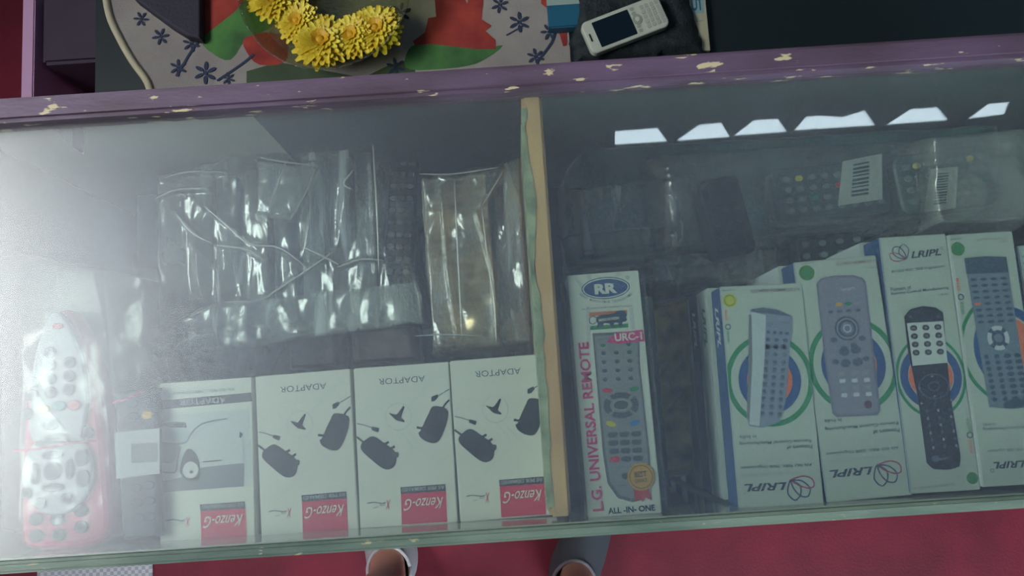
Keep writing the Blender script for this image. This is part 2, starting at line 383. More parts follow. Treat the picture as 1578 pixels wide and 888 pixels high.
# torn pale paint left along the divider's edge
bm = bmesh.new(); e0, e1 = [], []
for k in range(40):
    t = k/39; y = yf_t+.012+(yb_b-yf_t-.02)*t; w = .0035+.0035*noise.noise(Vector((t*6, 1, 2)))+.002*noise.noise(Vector((t*30, 4, 2)))
    e0.append(bm.verts.new((XD0-.0008, y, ZG-.0064))); e1.append(bm.verts.new((XD0+max(.0006, w), y, ZG-.0064)))
    if k:
        f = bm.faces.new((e0[-2], e1[-2], e1[-1], e0[-1]))
r = bmesh.ops.extrude_face_region(bm, geom=bm.faces[:])
for v in [g for g in r['geom'] if isinstance(g, bmesh.types.BMVert)]: v.co.z -= .0008
box(bm, XD0-.0016, XD0-.0001, yf_t+.01, yb_b-.02, ZG-.075, ZG-.0075)
bmesh.ops.recalc_face_normals(bm, faces=bm.faces); obj('paint_strip', bm, mat('pale_green_paint', (180, 188, 150), .6, noise_amt=.5, noise_scale=60, rgb2=(112, 126, 96)), case)
bm = bmesh.new(); a = P(86, 182, ZG-.02); prism(bm, [(a.x, yb_b+.005), (a.x+.017, yb_b-.014), (a.x+.017, yb_b+.005)], ZG-.028, ZG-.0125); obj('corner_block', bm, mat('dark_wood_block', (74, 70, 84), .6), case)
bm = bmesh.new(); box(bm, XL-.015, XR+.015, yf_t+.0005, yb_b+.004, ZG-.0058, ZG-.0012)
o = obj('glass_top', bm, pane, case); o['label'] = 'dusty glass top pane'
legm = mat('dark_wood', (56, 48, 46), .6, noise_amt=.5, noise_scale=12)
bm = bmesh.new(); box(bm, XL-.018, XR+.018, yf_t+.03, yb_t, .08, ZR-.0205); obj('cabinet_base', bm, legm, case)
for x in (XL, XR-.04):
    for y in (yf_t+.04, yb_t-.06):
        bm = bmesh.new(); box(bm, x, x+.04, y, y+.04, 0, .08); obj('leg', bm, legm, case)

# ---------------------------------------------------------------- printed boxes
def carton(name, label, cat, q, z, th, cardm, group=None, spine=None, spine2=None):
    f = Face(q, z); t = thing(name, label, cat, (f.c.x, f.c.y, z-th), f.rz, group)
    bm = bmesh.new(); box(bm, -f.w/2, f.w/2, -f.h/2, f.h/2, 0, th, .0006)
    bm.faces.ensure_lookup_table(); ms = [cardm, spine or cardm]
    for fc in bm.faces:
        fc.normal_update()
        if fc.normal.x < -.9: fc.material_index = 1
    obj('carton', bm, ms, t)
    return t, f

# --- adaptor boxes
ZA = 1.000; THA = .048
AQ = [[(245, 592), (387, 581), (395, 828), (247, 837)], [(396, 580), (543, 569), (549, 816), (400, 830)],
      [(546, 568), (693, 558), (704, 805), (554, 816)], [(696, 557), (841, 545), (855, 794), (706, 805)]]
def ad_common(A, dx=0, dy=0):
    o = lambda *p: [(x+dx, y+dy) for x, y in p]
    A.poly('brand_block', o((216, 605), (408, 592), (414, 734), (220, 746)), red_ink, 1)
    A.poly('brand_block', o((214, 586), (406, 572), (408, 602), (216, 614)), charcoal, 2)
    A.text('lettering', 'AS PER DEMAND', o((312, 591))[0], 176, 15, pale_ink, 180, 3, .01)
    A.text('lettering', 'Kenzo-G', o((312, 656))[0], 166, 46, white, 180, 3, .0, .5)
    A.stroke('lettering', o((72, 655), (100, 650), (135, 655), (152, 650)), 4, grey_ink, 2, 4)
    A.stroke('lettering', o((98, 675), (118, 670)), 4, pale_ink, 2)
    A.text('lettering', 'X', o((162, 660))[0], 22, 38, red_ink, 180, 2, 0, .4)
    A.text('lettering', 'tra', o((138, 660))[0], 20, 14, grey_ink, 180, 2, 0, .4)
a3, f3 = carton('adaptor_box', 'x', 'adaptor box', AQ[2], ZA, THA, white, 'white adaptor boxes in a row')
A = Art(f3, THA, (540, 540, 2.775))
ad_common(A)
A.text('lettering', 'ADAPTOR', (220, 128), 196, 26, grey_ink, 180, 2)
def plug(A, pts, prongs, cord, tip):
    A.poly('plug_picture', pts, black, 2, 5)
    for p in prongs: A.stroke('plug_picture', p, 10, black, 2)
    A.stroke('plug_picture', cord, 8, black, 2)
    A.stroke('plug_picture', tip[0], 4, grey_ink, 2); A.poly('plug_picture', tip[1], black, 2)
plug(A, [(98, 368), (150, 400), (188, 430), (197, 462), (188, 496), (160, 510), (130, 500), (88, 466), (50, 430), (45, 405), (62, 385)],
     [[(140, 405), (165, 392)], [(168, 424), (190, 410)]], [(22, 368), (40, 380), (62, 398)], ([(28, 314), (60, 320), (95, 333)], [(92, 326), (124, 334), (118, 352), (90, 340)]))
A.ell('plug_picture', (198, 444), 9, 9, charcoal, 3); A.poly('plug_picture', [(182, 440), (204, 436), (206, 456), (186, 462)], black, 2)
plug(A, [(354, 240), (398, 244), (418, 262), (412, 310), (388, 372), (366, 396), (330, 392), (296, 368), (302, 340), (334, 272)],
     [[(284, 330), (310, 334)], [(292, 352), (312, 358)]], [(422, 212), (405, 232), (392, 252)], ([(424, 166), (400, 180), (370, 198)], [(372, 188), (346, 200), (346, 220), (362, 216), (376, 200)]))
A.ring('plug_picture', (206, 284), 54, 56, 1.6, pale_ink, 1)
A.poly('plug_picture', [(164, 268), (198, 276), (226, 238), (232, 242), (216, 288), (232, 302), (230, 308), (196, 300)], black, 2)
A.ell('plug_picture', (204, 284), 14, 12, black, 2)
A.stroke('outline_ornament', [(36, 300), (62, 250), (96, 240), (130, 252), (165, 290)], 1.6, hair_ink, 1, 5)
A.stroke('outline_ornament', [(200, 338), (255, 400), (262, 440), (230, 480), (120, 590), (90, 612), (60, 606), (50, 580)], 1.6, hair_ink, 1, 5)
A.stroke('outline_ornament', [(246, 244), (340, 140), (380, 112), (420, 118)], 1.6, hair_ink, 1, 5)
A.stroke('outline_ornament', [(236, 336), (350, 462), (385, 474), (430, 440)], 1.6, hair_ink, 1, 5)
A.build(a3)
a2 = copy_tree(a3); a4 = copy_tree(a3)
for o, q in ((a2, AQ[1]), (a4, AQ[3])):
    ff = Face(q, ZA); o.location = (ff.c.x, ff.c.y, ZA-THA); o.rotation_euler = (0, 0, ff.rz); o.scale = (ff.w/f3.w, ff.h/f3.h, 1)
a2['label'] = 'white adaptor box with plug pictures, right beside the car picture box'
a3['label'] = 'middle of the three white plug picture adaptor boxes, dark spot at a plug'
a4['label'] = 'white plug-picture adaptor box touching the wooden divider'
a1, f1 = carton('adaptor_box', 'white adaptor box with a grey car photograph and dark title band', 'adaptor box', AQ[0], ZA, THA, white, 'white adaptor boxes in a row')
A = Art(f1, THA, (235, 560, 5.55))
A.poly('title_band', [(48, 322), (846, 250), (852, 326), (48, 398)], charcoal, 1)
A.text('lettering', 'ADAPTOR', (432, 324), 390, 48, pale_ink, 180, 3)
A.text('lettering', 'AN ISO 9001 : 2008 COMPANY', (432, 240), 540, 24, grey_ink, 180, 3)
A.zoom = (230, 540, 2.775)
A.poly('car_picture', [(42, 280), (428, 250), (436, 470), (436, 578), (48, 608)], mat('photo_paper', (206, 210, 206), .5), 1)
A.poly('car_picture', [(230, 500), (406, 482), (406, 582), (48, 608), (44, 560), (130, 545)], mat('photo_road', (124, 130, 134), .5), 2)
A.poly('car_picture', [(42, 312), (120, 306), (156, 310), (162, 332), (110, 330), (42, 322)], charcoal, 3)
A.poly('car_picture', [(42, 322), (130, 332), (164, 345), (178, 366), (150, 392), (110, 396), (42, 388)], mat('photo_windscreen', (186, 196, 196), .4), 2, 3)
A.stroke('car_picture', [(44, 392), (110, 400), (160, 392), (176, 362), (215, 322), (260, 305), (335, 292)], 6, grey_ink, 3, 5)
A.stroke('car_picture', [(180, 375), (222, 335), (270, 312), (310, 302)], 3, pale_ink, 3, 5)
A.poly('car_picture', [(44, 400), (100, 404), (130, 410), (104, 480), (44, 470)], mat('photo_bonnet', (150, 150, 160), .5), 2, 3)
A.stroke('car_picture', [(135, 410), (122, 470), (112, 520), (60, 520)], 6, grey_ink, 3, 5)
A.poly('car_picture', [(132, 520), (146, 450), (166, 422), (190, 430), (212, 470), (220, 530), (206, 556), (160, 556)], charcoal, 3, 4)
A.ell('car_picture', (178, 512), 33, 34, mat('photo_wheel', (214, 216, 210), .5), 4); A.ell('car_picture', (182, 520), 9, 6, charcoal, 5)
A.stroke('car_picture', [(230, 478), (312, 470)], 5, charcoal, 3)
A.poly('car_picture', [(388, 348), (402, 360), (392, 376), (386, 372)], charcoal, 3)
A.stroke('car_picture', [(400, 350), (404, 470)], 2, pale_ink, 3)
ad_common(A, 3, 74)
A.build(a1)
for i, q in enumerate(AQ):      # the boxes the row stands on
    ff = Face(q, ZA)
bm = bmesh.new(); fa = Face(AQ[0], ZA); fb = Face(AQ[3], ZA)
box(bm, fa.c.x-fa.w/2-.002, XD0-.003, yf_t+.006, fb.c.y+.03, ZL+.0005, ZA-THA-.0005); obj('display_step', bm, boardgrey, case)

# --- universal remote box (RR)
ZU = 1.020; THU = .03
ru, fu = carton('remote_box', 'tall white box lettered L.G. UNIVERSAL REMOTE with blue RR oval', 'remote box', [(878, 424), (984, 417), (1020, 790), (903, 800)], ZU, THU, white)
A = Art(fu, THU, (860, 400, 4.44))
beam = mat('pale_grey_beam', (206, 206, 200), .5)
for p in ([(95, 105), (120, 103), (215, 240), (190, 245)], [(190, 100), (220, 98), (235, 170), (222, 180)], [(400, 90), (440, 88), (385, 170), (372, 160)], [(190, 320), (215, 320), (225, 600), (200, 600)], [(485, 330), (515, 330), (528, 480), (498, 480)]):
    A.poly('background_beams', p, beam, 1)
A.ell('oval_logo', (326, 196), 166, 76, blue_ink, 2, 48); A.ring('oval_logo', (326, 196), 155, 66, 8, white, 3, 48)
A.text('oval_logo', 'RR', (326, 200), 156, 72, white, 0, 4, .05)
A.ring('oval_logo', (474, 124), 11, 11, 3, grey_ink, 3, 20); A.text('oval_logo', 'R', (474, 124), 9, 11, grey_ink, 0, 3)
s_ = 'LEGARY INNOVATIVE TECHNOLOGIES'
for i, ch in enumerate(s_):
    if ch == ' ': continue
    a = math.radians(-152+124*i/(len(s_)-1)); x = 326+196*math.cos(a); y = 186-106*math.sin(a)
    A.text('arched_lettering', ch, (x, y), 10, 16, grey_ink, math.degrees(math.atan2(106*math.cos(a), -196*math.sin(a))), 4, .02)
A.text('lettering', 'An ISO 9001:2008 Certified Company', (336, 330), 350, 17, grey_ink, 0, 4, .01)
A.poly('lion_emblem', [(210, 364), (470, 346), (480, 466), (218, 484)], mat('flag_white', (222, 222, 206), .5), 2)
A.poly('lion_emblem', [(210, 364), (470, 346), (473, 372), (212, 392)], saffron, 3)
A.poly('lion_emblem', [(217, 456), (478, 438), (480, 466), (218, 484)], green_ink, 3)
A.poly('lion_emblem', [(262, 470), (272, 440), (258, 424), (262, 396), (290, 380), (340, 376), (384, 368), (404, 352), (436, 348), (462, 360), (472, 380), (462, 396), (474, 408), (462, 424), (440, 428),
                      (436, 446), (446, 458), (420, 460), (410, 436), (392, 432), (376, 446), (392, 462), (364, 464), (352, 440), (318, 434), (306, 444), (316, 464), (290, 466), (290, 446), (282, 452), (286, 470)], navy, 4)
A.stroke('lion_emblem', [(264, 402), (240, 390), (218, 400), (216, 430), (240, 444), (256, 432)], 6, navy, 4, 4)
A.text('lion_emblem', 'MAKE IN INDIA', (348, 408), 140, 20, white, 3, 5, .02)
lr = mat('remote_print_grey', (142, 144, 150), .4); lr2 = mat('remote_print_edge', (104, 108, 116), .4)
A.zoom = (0, 0, 1)
A.poly('remote_picture', [(913, 514), (985, 510), (986, 560), (1001, 700), (1004, 748), (992, 770), (975, 774), (952, 768), (936, 745), (929, 700)], lr2, 2)
A.poly('remote_picture', [(916, 518), (982, 514), (983, 560), (998, 700), (1000, 746), (989, 765), (974, 769), (956, 764), (940, 742), (933, 700)], lr, 3)
A.stroke('remote_picture', [(920, 524), (950, 520)], 1.2, lr2, 4)
A.poly('name_ribbon', [(934, 528), (948, 514), (990, 508), (994, 526), (955, 530)], pink_ink, 5)
A.text('name_ribbon', 'URC-1', (968, 519), 42, 12, white, 0, 6, .03)
btn = mat('remote_print_button', (84, 90, 100), .4)
A.zoom = (860, 400, 4.44)
for r_ in range(5):
    for c_ in range(3):
        if r_ == 0 and c_ == 1: continue
        A.ell('remote_picture', (306+88*c_+4*r_, 584+(-4)*c_+60*r_+(0 if r_ else 6)), 18, 15, green_ink if (r_ == 0 and c_ == 0) else btn, 5, 16)
        A.ring('remote_picture', (306+88*c_+4*r_, 584-4*c_+60*r_+(0 if r_ else 6)), 19, 16, 3, lsilver_ink, 6, 20, 0, 180, 340)
A.zoom = (860, 600, 4.04)
A.ell('remote_picture', (306, 8), 32, 14, red_ink, 5, 20, -10); A.ell('remote_picture', (472, -2), 30, 14, green_ink, 5, 20, 8)
A.ell('remote_picture', (392, 98), 46, 28, btn, 5); A.ring('remote_picture', (392, 98), 48, 30, 3, lsilver_ink, 6)
for a0, a1 in ((50, 130), (230, 310)): A.ring('remote_picture', (392, 100), 86, 62, 34, btn, 5, 20, 0, a0, a1)
for a0, a1 in ((-38, 36), (144, 216)): A.ring('remote_picture', (392, 100), 88, 64, 38, btn, 5, 20, 0, a0, a1)
A.ell('remote_picture', (328, 216), 32, 16, yellow_btn, 5, 20, -20); A.ell('remote_picture', (476, 210), 32, 16, sky_btn, 5, 20, 15)
for r_ in range(4):
    for c_ in range(3):
        cx, cy = 340+72*c_+4*r_, 284-3*c_+51*r_
        A.poly('remote_picture', [(cx-28, cy-12), (cx+26, cy-16), (cx+28, cy+12), (cx, cy+17), (cx-27, cy+14)], red_ink if (r_ == 3 and c_ == 0) else btn, 5, 2)
A.ell('remote_picture', (415, 540), 20, 20, btn, 5); A.stroke('remote_picture', [(365, 602), (430, 596)], 3, btn, 5)
A.stroke('remote_picture', [(330, 490), (420, 484)], 2, lr2, 5)
# gold seal
sc = (515, 545); pts = []
for k in range(48):
    a = 2*PI*k/48; r_ = 88 if k % 2 else 82; pts.append((sc[0]+r_*math.cos(a), sc[1]+r_*1.02*math.sin(a)))
A.poly('gold_seal', [(470, 610), (560, 600), (580, 694), (545, 672), (525, 700), (506, 680), (478, 700)], mat('seal_ribbon', (206, 60, 66), .5), 6)
A.poly('gold_seal', pts, gold_ink, 7); A.ring('gold_seal', sc, 68, 68, 4, dkgold_ink, 8)
A.text('gold_seal', 'BEST', (512, 528), 74, 34, dkgold_ink, 3, 9, .03); A.text('gold_seal', 'CHOICE', (514, 568), 76, 22, dkgold_ink, 3, 9, .02)
A.zoom = (0, 0, 1)
A.text('lettering', 'ALL -IN- ONE', (973, 785), 70, 9, navy, 0, 4, .03)
A.text('lettering', 'L.G. UNIVERSAL REMOTE', (910, 656), 252, 16, pink_ink, 90, 4, .025)
A.build(ru)
bm = bmesh.new()
for p in ([(-fu.w/2-.006, -fu.w/2-.0012), (-fu.h/2-.006, fu.h/2+.003)],): pass
prism(bm, [(-fu.w/2-.004, -fu.h/2-.0025), (fu.w/2+.004, -fu.h/2-.0025), (fu.w/2+.004, fu.h/2+.004), (-fu.w/2-.004, fu.h/2+.004)], 0.0, THU+.0028, .001)
o = obj('clear_sleeve', bm, film_thin, ru)
bm = bmesh.new(); box(bm, XD1+.001, XD1+.075, yf_t+.006, fu.c.y+.07, ZR+.0005, ZU-THU-.0005); obj('display_step', bm, darkboard, case)

# --- remote boxes with rings (LRIPL)
spine_blue = mat('spine_blue', (44, 84, 136), .45); side_white = mat('side_white', (196, 206, 206), .5)
def emblem(A, part, c, k, flip=1):
    """the looped petal mark"""
    x, y = c
    for pts, m_ in (([(0, 0), (-28, -26), (-38, -66), (-14, -84), (22, -70), (40, -30), (34, 4)], mat('mark_red', (176, 90, 110), .5)),
                    ([(0, 0), (-8, -38), (-2, -78)], mat('mark_red', (176, 90, 110), .5)),
                    ([(34, 4), (60, 30), (44, 60), (10, 66), (-20, 50), (-36, 18), (-30, -20)], mat('mark_blue', (84, 92, 124), .5)),
                    ([(0, 0), (20, 20), (44, 60)], mat('mark_blue', (84, 92, 124), .5)),
                    ([(-30, -20), (-6, 30), (10, 66)], mat('mark_red', (176, 90, 110), .5))):
        A.stroke(part, [(x+flip*a*k, y+flip*b*k) for a, b in pts], 5*k, m_, 2, 6)
def emblem2(A, part, c, sx, sy, lay=2):
    """three overlapping loops fanning from one point; sx, sy carry the orientation"""
    x, y = c; mr_, mb_ = mat('mark_red', (176, 90, 110), .5), mat('mark_blue', (84, 92, 124), .5)
    loops = [([(0, 0), (-.9, -.5), (-1.0, -1.35), (-.45, -1.9), (.25, -1.3), (.2, -.5), (0, 0)], mb_), ([(0, 0), (-1.1, -.1), (-1.9, -.75), (-1.75, -1.5), (-1.0, -1.5), (-.3, -.8), (0, 0)], mb_),
             ([(0, 0), (-1.2, .35), (-2.1, .1), (-2.3, -.6), (-1.6, -.75), (-.6, -.4), (0, 0)], mr_)]
    for pts, m_ in loops: A.stroke(part, [(x+a*sx, y+b*sy) for a, b in pts], abs(sx)*.14, m_, lay, 5)
def rings(A, c, r):
    A.ell('ring_target', c, r*.52, r*.56, orange_ink, 1, 40)
    A.ring('ring_target', c, r*.62, r*.66, r*.20, blue_ink, 2)
    A.ring('ring_target', c, r*.95, r*1.0, r*.12, green_ink, 1)
def stamp(A, c, r, cap=True, side=1):
    A.ell('quality_seal', c, r, r, green_ink if side == 2 else yel_ink, 2); A.ring('quality_seal', c, r*.72, r*.72, r*.12, mat('seal_line', (120, 132, 40), .5), 3)
def clipx(A): pass

ZB = 1.020; THB = .0275
LB = []
# first box
q1 = [(1112, 441), (1240, 437), (1266, 777), (1135, 786)]
b1, fb1 = carton('remote_box', 'white boxed remote with silver tilted remote picture over rings, topping the leftmost stack', 'remote box', q1, ZB, THB, whiteB, 'ringed remote boxes', spine_blue)
A = Art(fb1, THB, (0, 0, 1))
rings(A, (1186, 586), 66)
A.zoom = (1090, 430, 4.676)
A.text('lettering', 'KY COMMON REMOTE', (486, 82), 350, 24, mat('mauve_ink', (150, 120, 130), .5), 180, 3, .01)
stamp(A, (160, 156), 52); A.text('lettering', 'QUALITY', (152, 82), 94, 14, grey_ink, 0, 3, .02)
A.text('lettering', 'MAKE', (136, 262), 76, 22, orange_ink, -90, 3, .01); A.ring('lettering', (148, 346), 18, 18, 6, navy, 3); A.text('lettering', 'INDIA', (150, 418), 84, 20, green_ink, -90, 3, .01)
A.poly('remote_picture', [(308, 220), (400, 206), (500, 224), (610, 270), (608, 330), (560, 888), (520, 1030), (396, 1074), (300, 1060), (280, 1000), (296, 600)], mat('rp_blue_grey', (132, 146, 164), .4), 4)
A.poly('remote_picture', [(300, 250), (330, 240), (420, 262), (410, 600), (372, 1060), (300, 1048), (284, 1000), (296, 600)], mat('rp_silver', (190, 200, 202), .4), 5)
A.poly('remote_picture', [(308, 220), (400, 206), (500, 224), (610, 270), (520, 262), (420, 250), (330, 240)], slate_ink, 6)
A.poly('remote_picture', [(296, 260), (316, 256), (322, 600), (300, 1040), (284, 1000), (292, 600)], grey_ink, 6)
A.ring('remote_picture', (450, 330), 14, 12, 4, slate_ink, 7); A.stroke('remote_picture', [(520, 312), (590, 318)], 4, slate_ink, 7)
for r_ in range(12):
    n = 4 if r_ == 0 else 3
    for c_ in range(n):
        x = 438-4*r_+(44 if n == 4 else 62)*c_; y = 384+53*r_+3*c_
        if r_ == 3 and c_ != 1: A.ring('remote_picture', (x, y), 14, 12, 5, slate_ink, 7, 16); continue
        A.ell('remote_picture', (x, y), 17 if r_ else 14, 15 if r_ else 12, slate_ink, 7, 10)
        if r_ > 3: A.stroke('remote_picture', [(x-16, y+20), (x+16, y+20)], 5, slate_ink, 7)
for x in (435, 492, 545): A.ell('remote_picture', (x-2, 490), 20, 20, slate_ink, 7, 8)
def lripl_foot(A):      # zoom (1110,640,5.92): the lower lettering
    dk = mat('text_slate', (84, 96, 114), .5)
    A.text('lettering', 'Pioneers of', (720, 292), 230, 36, dk, 180, 3, .008)
    A.text('lettering', 'Remote Control Manufacturing', (500, 244), 640, 38, dk, 180, 3, .008)
    A.text('lettering', 'in India', (250, 200), 150, 32, dk, 180, 3, .008)
    A.text('lettering', 'AN ISO 9001: 2008 Organisation', (510, 462), 630, 34, dk, 180, 3, .01)
    A.text('lettering', 'Worldwide Smarter Quality', (460, 538), 520, 32, pale_ink, 180, 3, .008)
    A.text('maker_logo', 'LRIPL', (412, 655), 376, 66, mat('logo_grey', (76, 84, 100), .5), 180, 3, .03, .3)
    A.ring('maker_logo', (224, 712), 8, 8, 3, grey_ink, 3)
    emblem2(A, 'maker_logo', (640, 590), -92, -98)
A.zoom = (1110, 640, 5.92); lripl_foot(A)
A.build(b1)
bm = bmesh.new()       # lettering on the spine
vs, fs = text_geo('LRIPL', .03, .3)
V = [bm.verts.new((-fb1.w/2-.0002, fb1.h/2-.028-X*.030, THB*.5+Y*.010)) for X, Y in vs]
for f in fs: bm.faces.new([V[i] for i in f])
obj('spine_lettering', bm, lsilver_ink, b1)
# the rest of its stack: plain cartons with blue and white spines, each shifted a little
TB1 = [('white-sided boxed remote just beneath the top box of the leftmost stack', side_white), ('blue-spined boxed remote, second beneath the top of the leftmost stack', spine_blue),
       ('white-sided boxed remote, third beneath the top of the leftmost stack', side_white), ('blue-spined boxed remote, fourth beneath the top of the leftmost stack', spine_blue),
       ('boxed remote, fifth beneath the top of the leftmost stack', side_white), ('boxed remote, sixth beneath the top of the leftmost stack', spine_blue),
       ('boxed remote, seventh beneath the top of the leftmost stack', side_white), ('lowest boxed remote, eighth beneath the top of the leftmost stack', spine_blue)]
n_below = int((ZB-THB-ZR)/THB)
zs = ZB-THB; hh = (zs-ZR)/8
offs = [-.003, -.0045, -.004, -.006, -.004, -.005, -.004, -.003]
for i, (lb, sp) in enumerate(TB1):
    t = thing('remote_box', lb, 'remote box', (fb1.c.x+offs[i], fb1.c.y+.0030, zs-hh*(i+1)+.0002), fb1.rz+random.uniform(-.006, .006), 'stacked remote boxes below the leftmost ringed box')
    bm = bmesh.new(); box(bm, -fb1.w/2, fb1.w/2, -fb1.h/2, fb1.h/2, 0, hh-.0004, .0006); ms = [whiteB, sp]
    for fc in bm.faces:
        fc.normal_update()
        if fc.normal.x < -.9: fc.material_index = 1
    obj('carton', bm, ms, t)
    bm = bmesh.new(); V = [bm.verts.new((-fb1.w/2-.0002, fb1.h/2-.028-X*.030, hh*.5+Y*.010)) for X, Y in vs]
    for f in fs: bm.faces.new([V[k] for k in f])
    obj('spine_lettering', bm, lsilver_ink if sp is spine_blue else green_ink, t)

def block_below(f, z, n, lb, grp):
    """the cartons under a top box down to the case floor"""
    hh = (z-ZR)/n
    for i in range(n):
        t = thing('remote_box', lb[i], 'remote box', (f.c.x-.002*(i % 2+1), f.c.y+.002, z-hh*(i+1)+.0002), f.rz, grp)
        bm = bmesh.new(); box(bm, -f.w/2, f.w/2, -f.h/2, f.h/2, 0, hh-.0004, .0006)
        for fc in bm.faces:
            fc.normal_update()
            if fc.normal.x < -.9: fc.material_index = 1
        obj('carton', bm, [whiteB, spine_blue if i % 2 else side_white], t)
# second box
q2 = [(1229, 403), (1354, 394), (1402, 762), (1267, 777)]
b2, fb2 = carton('remote_box', 'white boxed remote with lavender grey remote picture and round dial over the rings', 'remote box', q2, ZB-.001, THB, whiteB, 'ringed remote boxes', spine_blue)
A = Art(fb2, THB, (0, 0, 1)); rings(A, (1315, 562), 68)
A.zoom = (1190, 340, 2.018)
A.text('lettering', 'KY COMMON REMOTE', (262, 130), 130, 10, mat('mauve_ink', (150, 120, 130), .5), 180, 3, .01); A.text('lettering', '2 IN 1', (310, 146), 34, 7, grey_ink, 180, 3)
stamp(A, (107, 163), 24, side=2); A.text('lettering', 'QUALITY', (108, 134), 46, 6, grey_ink, 0, 3)
A.poly('remote_picture', [(136, 196), (150, 180), (190, 172), (250, 170), (280, 178), (290, 192), (336, 590), (326, 606), (200, 612), (186, 600), (160, 420)], mat('rp_lavender', (122, 122, 142), .4), 4)
A.poly('remote_picture', [(142, 198), (154, 186), (190, 178), (250, 176), (276, 184), (284, 196), (328, 586), (320, 598), (204, 604), (192, 594), (166, 420)], mat('rp_lavender2', (138, 138, 156), .4), 5)
A.text('remote_picture', 'LRIPL', (232, 214), 46, 8, lsilver_ink, 180, 7, .01, .3)
for i, m_ in enumerate((lav_ink, gold_ink, green_ink, silver_ink)): A.ell('remote_picture', (178+28*i, 263-2*i), 11, 6, m_, 7, 14); A.ell('remote_picture', (180+28*i, 285-2*i), 9, 5, slate_ink, 7, 14)
A.ell('remote_picture', (231, 336), 38, 38, slate_ink, 6); A.ring('remote_picture', (231, 336), 30, 30, 4, silver_ink, 7); A.ell('remote_picture', (231, 336), 20, 20, lav_ink, 8); A.ring('remote_picture', (231, 336), 11, 11, 3, lsilver_ink, 9)
for x, y in ((190, 372), (278, 366), (252, 388), (222, 398), (195, 440), (290, 430)): A.ell('remote_picture', (x, y), 11, 8, slate_ink, 7, 12)
for x, y in ((222, 408), (258, 402), (226, 444), (264, 440)): A.ell('remote_picture', (x, y), 16, 13, slate_ink, 7, 14)
for r_ in range(4):
    for c_ in range(3): A.poly('remote_picture', [(204+38*c_+3*r_, 472+22*r_-2*c_), (222+38*c_+3*r_, 471+22*r_-2*c_), (223+38*c_+3*r_, 483+22*r_-2*c_), (205+38*c_+3*r_, 484+22*r_-2*c_)], lsilver_ink if r_ % 2 else silver_ink, 7)
A.ell('remote_picture', (296, 572), 12, 12, mat('rp_maroon', (110, 70, 90), .4), 7)
A.zoom = (1110-1244+1240+4, 640-18, 5.92)
A.zoom = (1240, 614, 5.75); lripl_foot(A)
A.build(b2)
block_below(fb2, ZB-.001-THB, 3, ['boxed remote just beneath the one with the lavender remote picture', 'boxed remote second beneath the lavender remote picture', 'boxed remote third beneath the lavender remote picture'], 'boxes below the lavender pictured box')
# third box (narrow, right way up)
q3 = [(1352, 365), (1458, 362), (1511, 753), (1406, 763)]
b3, fb3 = carton('remote_box', 'narrow white boxed remote with black remote picture and upright maker logo', 'remote box', q3, ZB+.001, THB, whiteB, 'ringed remote boxes', spine_blue)
A = Art(fb3, THB, (1340, 330, 1.973))
mrn = (186, 494)
A.ell('ring_target', mrn, 66, 68, orange_ink, 1, 40); A.ring('ring_target', mrn, 80, 84, 24, blue_ink, 2); A.ring('ring_target', mrn, 101, 118, 9, green_ink, 1)
dk = mat('text_slate', (84, 96, 114), .5)
A.text('maker_logo', 'LRIPL', (170, 120), 94, 21, mat('logo_grey', (76, 84, 100), .5), 3, 3, .03, .3); A.ring('maker_logo', (218, 104), 4, 4, 1.5, grey_ink, 3)
emblem2(A, 'maker_logo', (112, 136), 22, 23)
A.text('lettering', 'Worldwide Smarter Quality', (160, 146), 128, 11, pale_ink, 3, 3); A.text('lettering', 'AN ISO 9001: 2008 Organisation', (146, 168), 164, 11, dk, 3, 3, .01)
A.text('lettering', 'Pioneers of', (94, 226), 64, 12, dk, 3, 3, .008); A.text('lettering', 'Remote Control Manufacturing', (152, 234), 176, 12, dk, 3, 3, .008); A.text('lettering', 'in India', (222, 244), 34, 7, dk, 3, 3)
rb = mat('rp_black', (38, 46, 62), .35)
A.poly('remote_picture', [(104, 312), (122, 290), (160, 280), (200, 284), (222, 300), (232, 420), (246, 560), (276, 740), (272, 768), (240, 778), (192, 776), (172, 756), (146, 560), (116, 420)], rb, 4)
A.poly('remote_picture', [(112, 332), (222, 326), (236, 452), (130, 462)], mat('rp_panel', (206, 212, 206), .4), 5)
for r_ in range(4):
    for c_ in range(3): A.ell('remote_picture', (132+37*c_+2.5*r_, 347+25*r_-1.5*c_), 11, 9, charcoal, 6, 14); A.ell('remote_picture', (132+37*c_+2.5*r_, 347+25*r_-1.5*c_), 4, 2.5, silver_ink, 7, 8)
for x in (122, 206): A.ell('remote_picture', (x, 313), 4, 4, slate_ink, 6, 10)
for x, y in ((188, 494), (150, 530), (242, 520), (196, 554), (156, 576), (246, 566)): A.ell('remote_picture', (x, y), 4, 3, silver_ink, 6, 10)
A.ring('remote_picture', (194, 524), 16, 13, 2.5, slate_ink, 6); A.ring('remote_picture', (194, 524), 44, 36, 2.5, slate_ink, 6)
for r_ in range(6):
    for c_ in range(3):
        A.ell('remote_picture', (172+35*c_+4*r_, 600+22*r_-3*c_), 3.5, 5, silver_ink if (r_+c_) % 2 else slate_ink, 6, 8)
A.ell('remote_picture', (198, 744), 12, 9, slate_ink, 6); A.text('remote_picture', 'LRIPL', (222, 744), 36, 6, silver_ink, 4, 6)
A.text('lettering', 'INDIA', (300, 640), 40, 10, green_ink, 96, 3); A.ring('lettering', (304, 672), 8, 8, 3, navy, 3); A.text('lettering', 'MAKE', (306, 706), 38, 10, orange_ink, 96, 3)
stamp(A, (312, 803), 17, side=2); A.text('lettering', 'KY COMMON REMOTE', (196, 828), 120, 6, mat('mauve_ink', (150, 120, 130), .5), 3, 3)
A.build(b3)
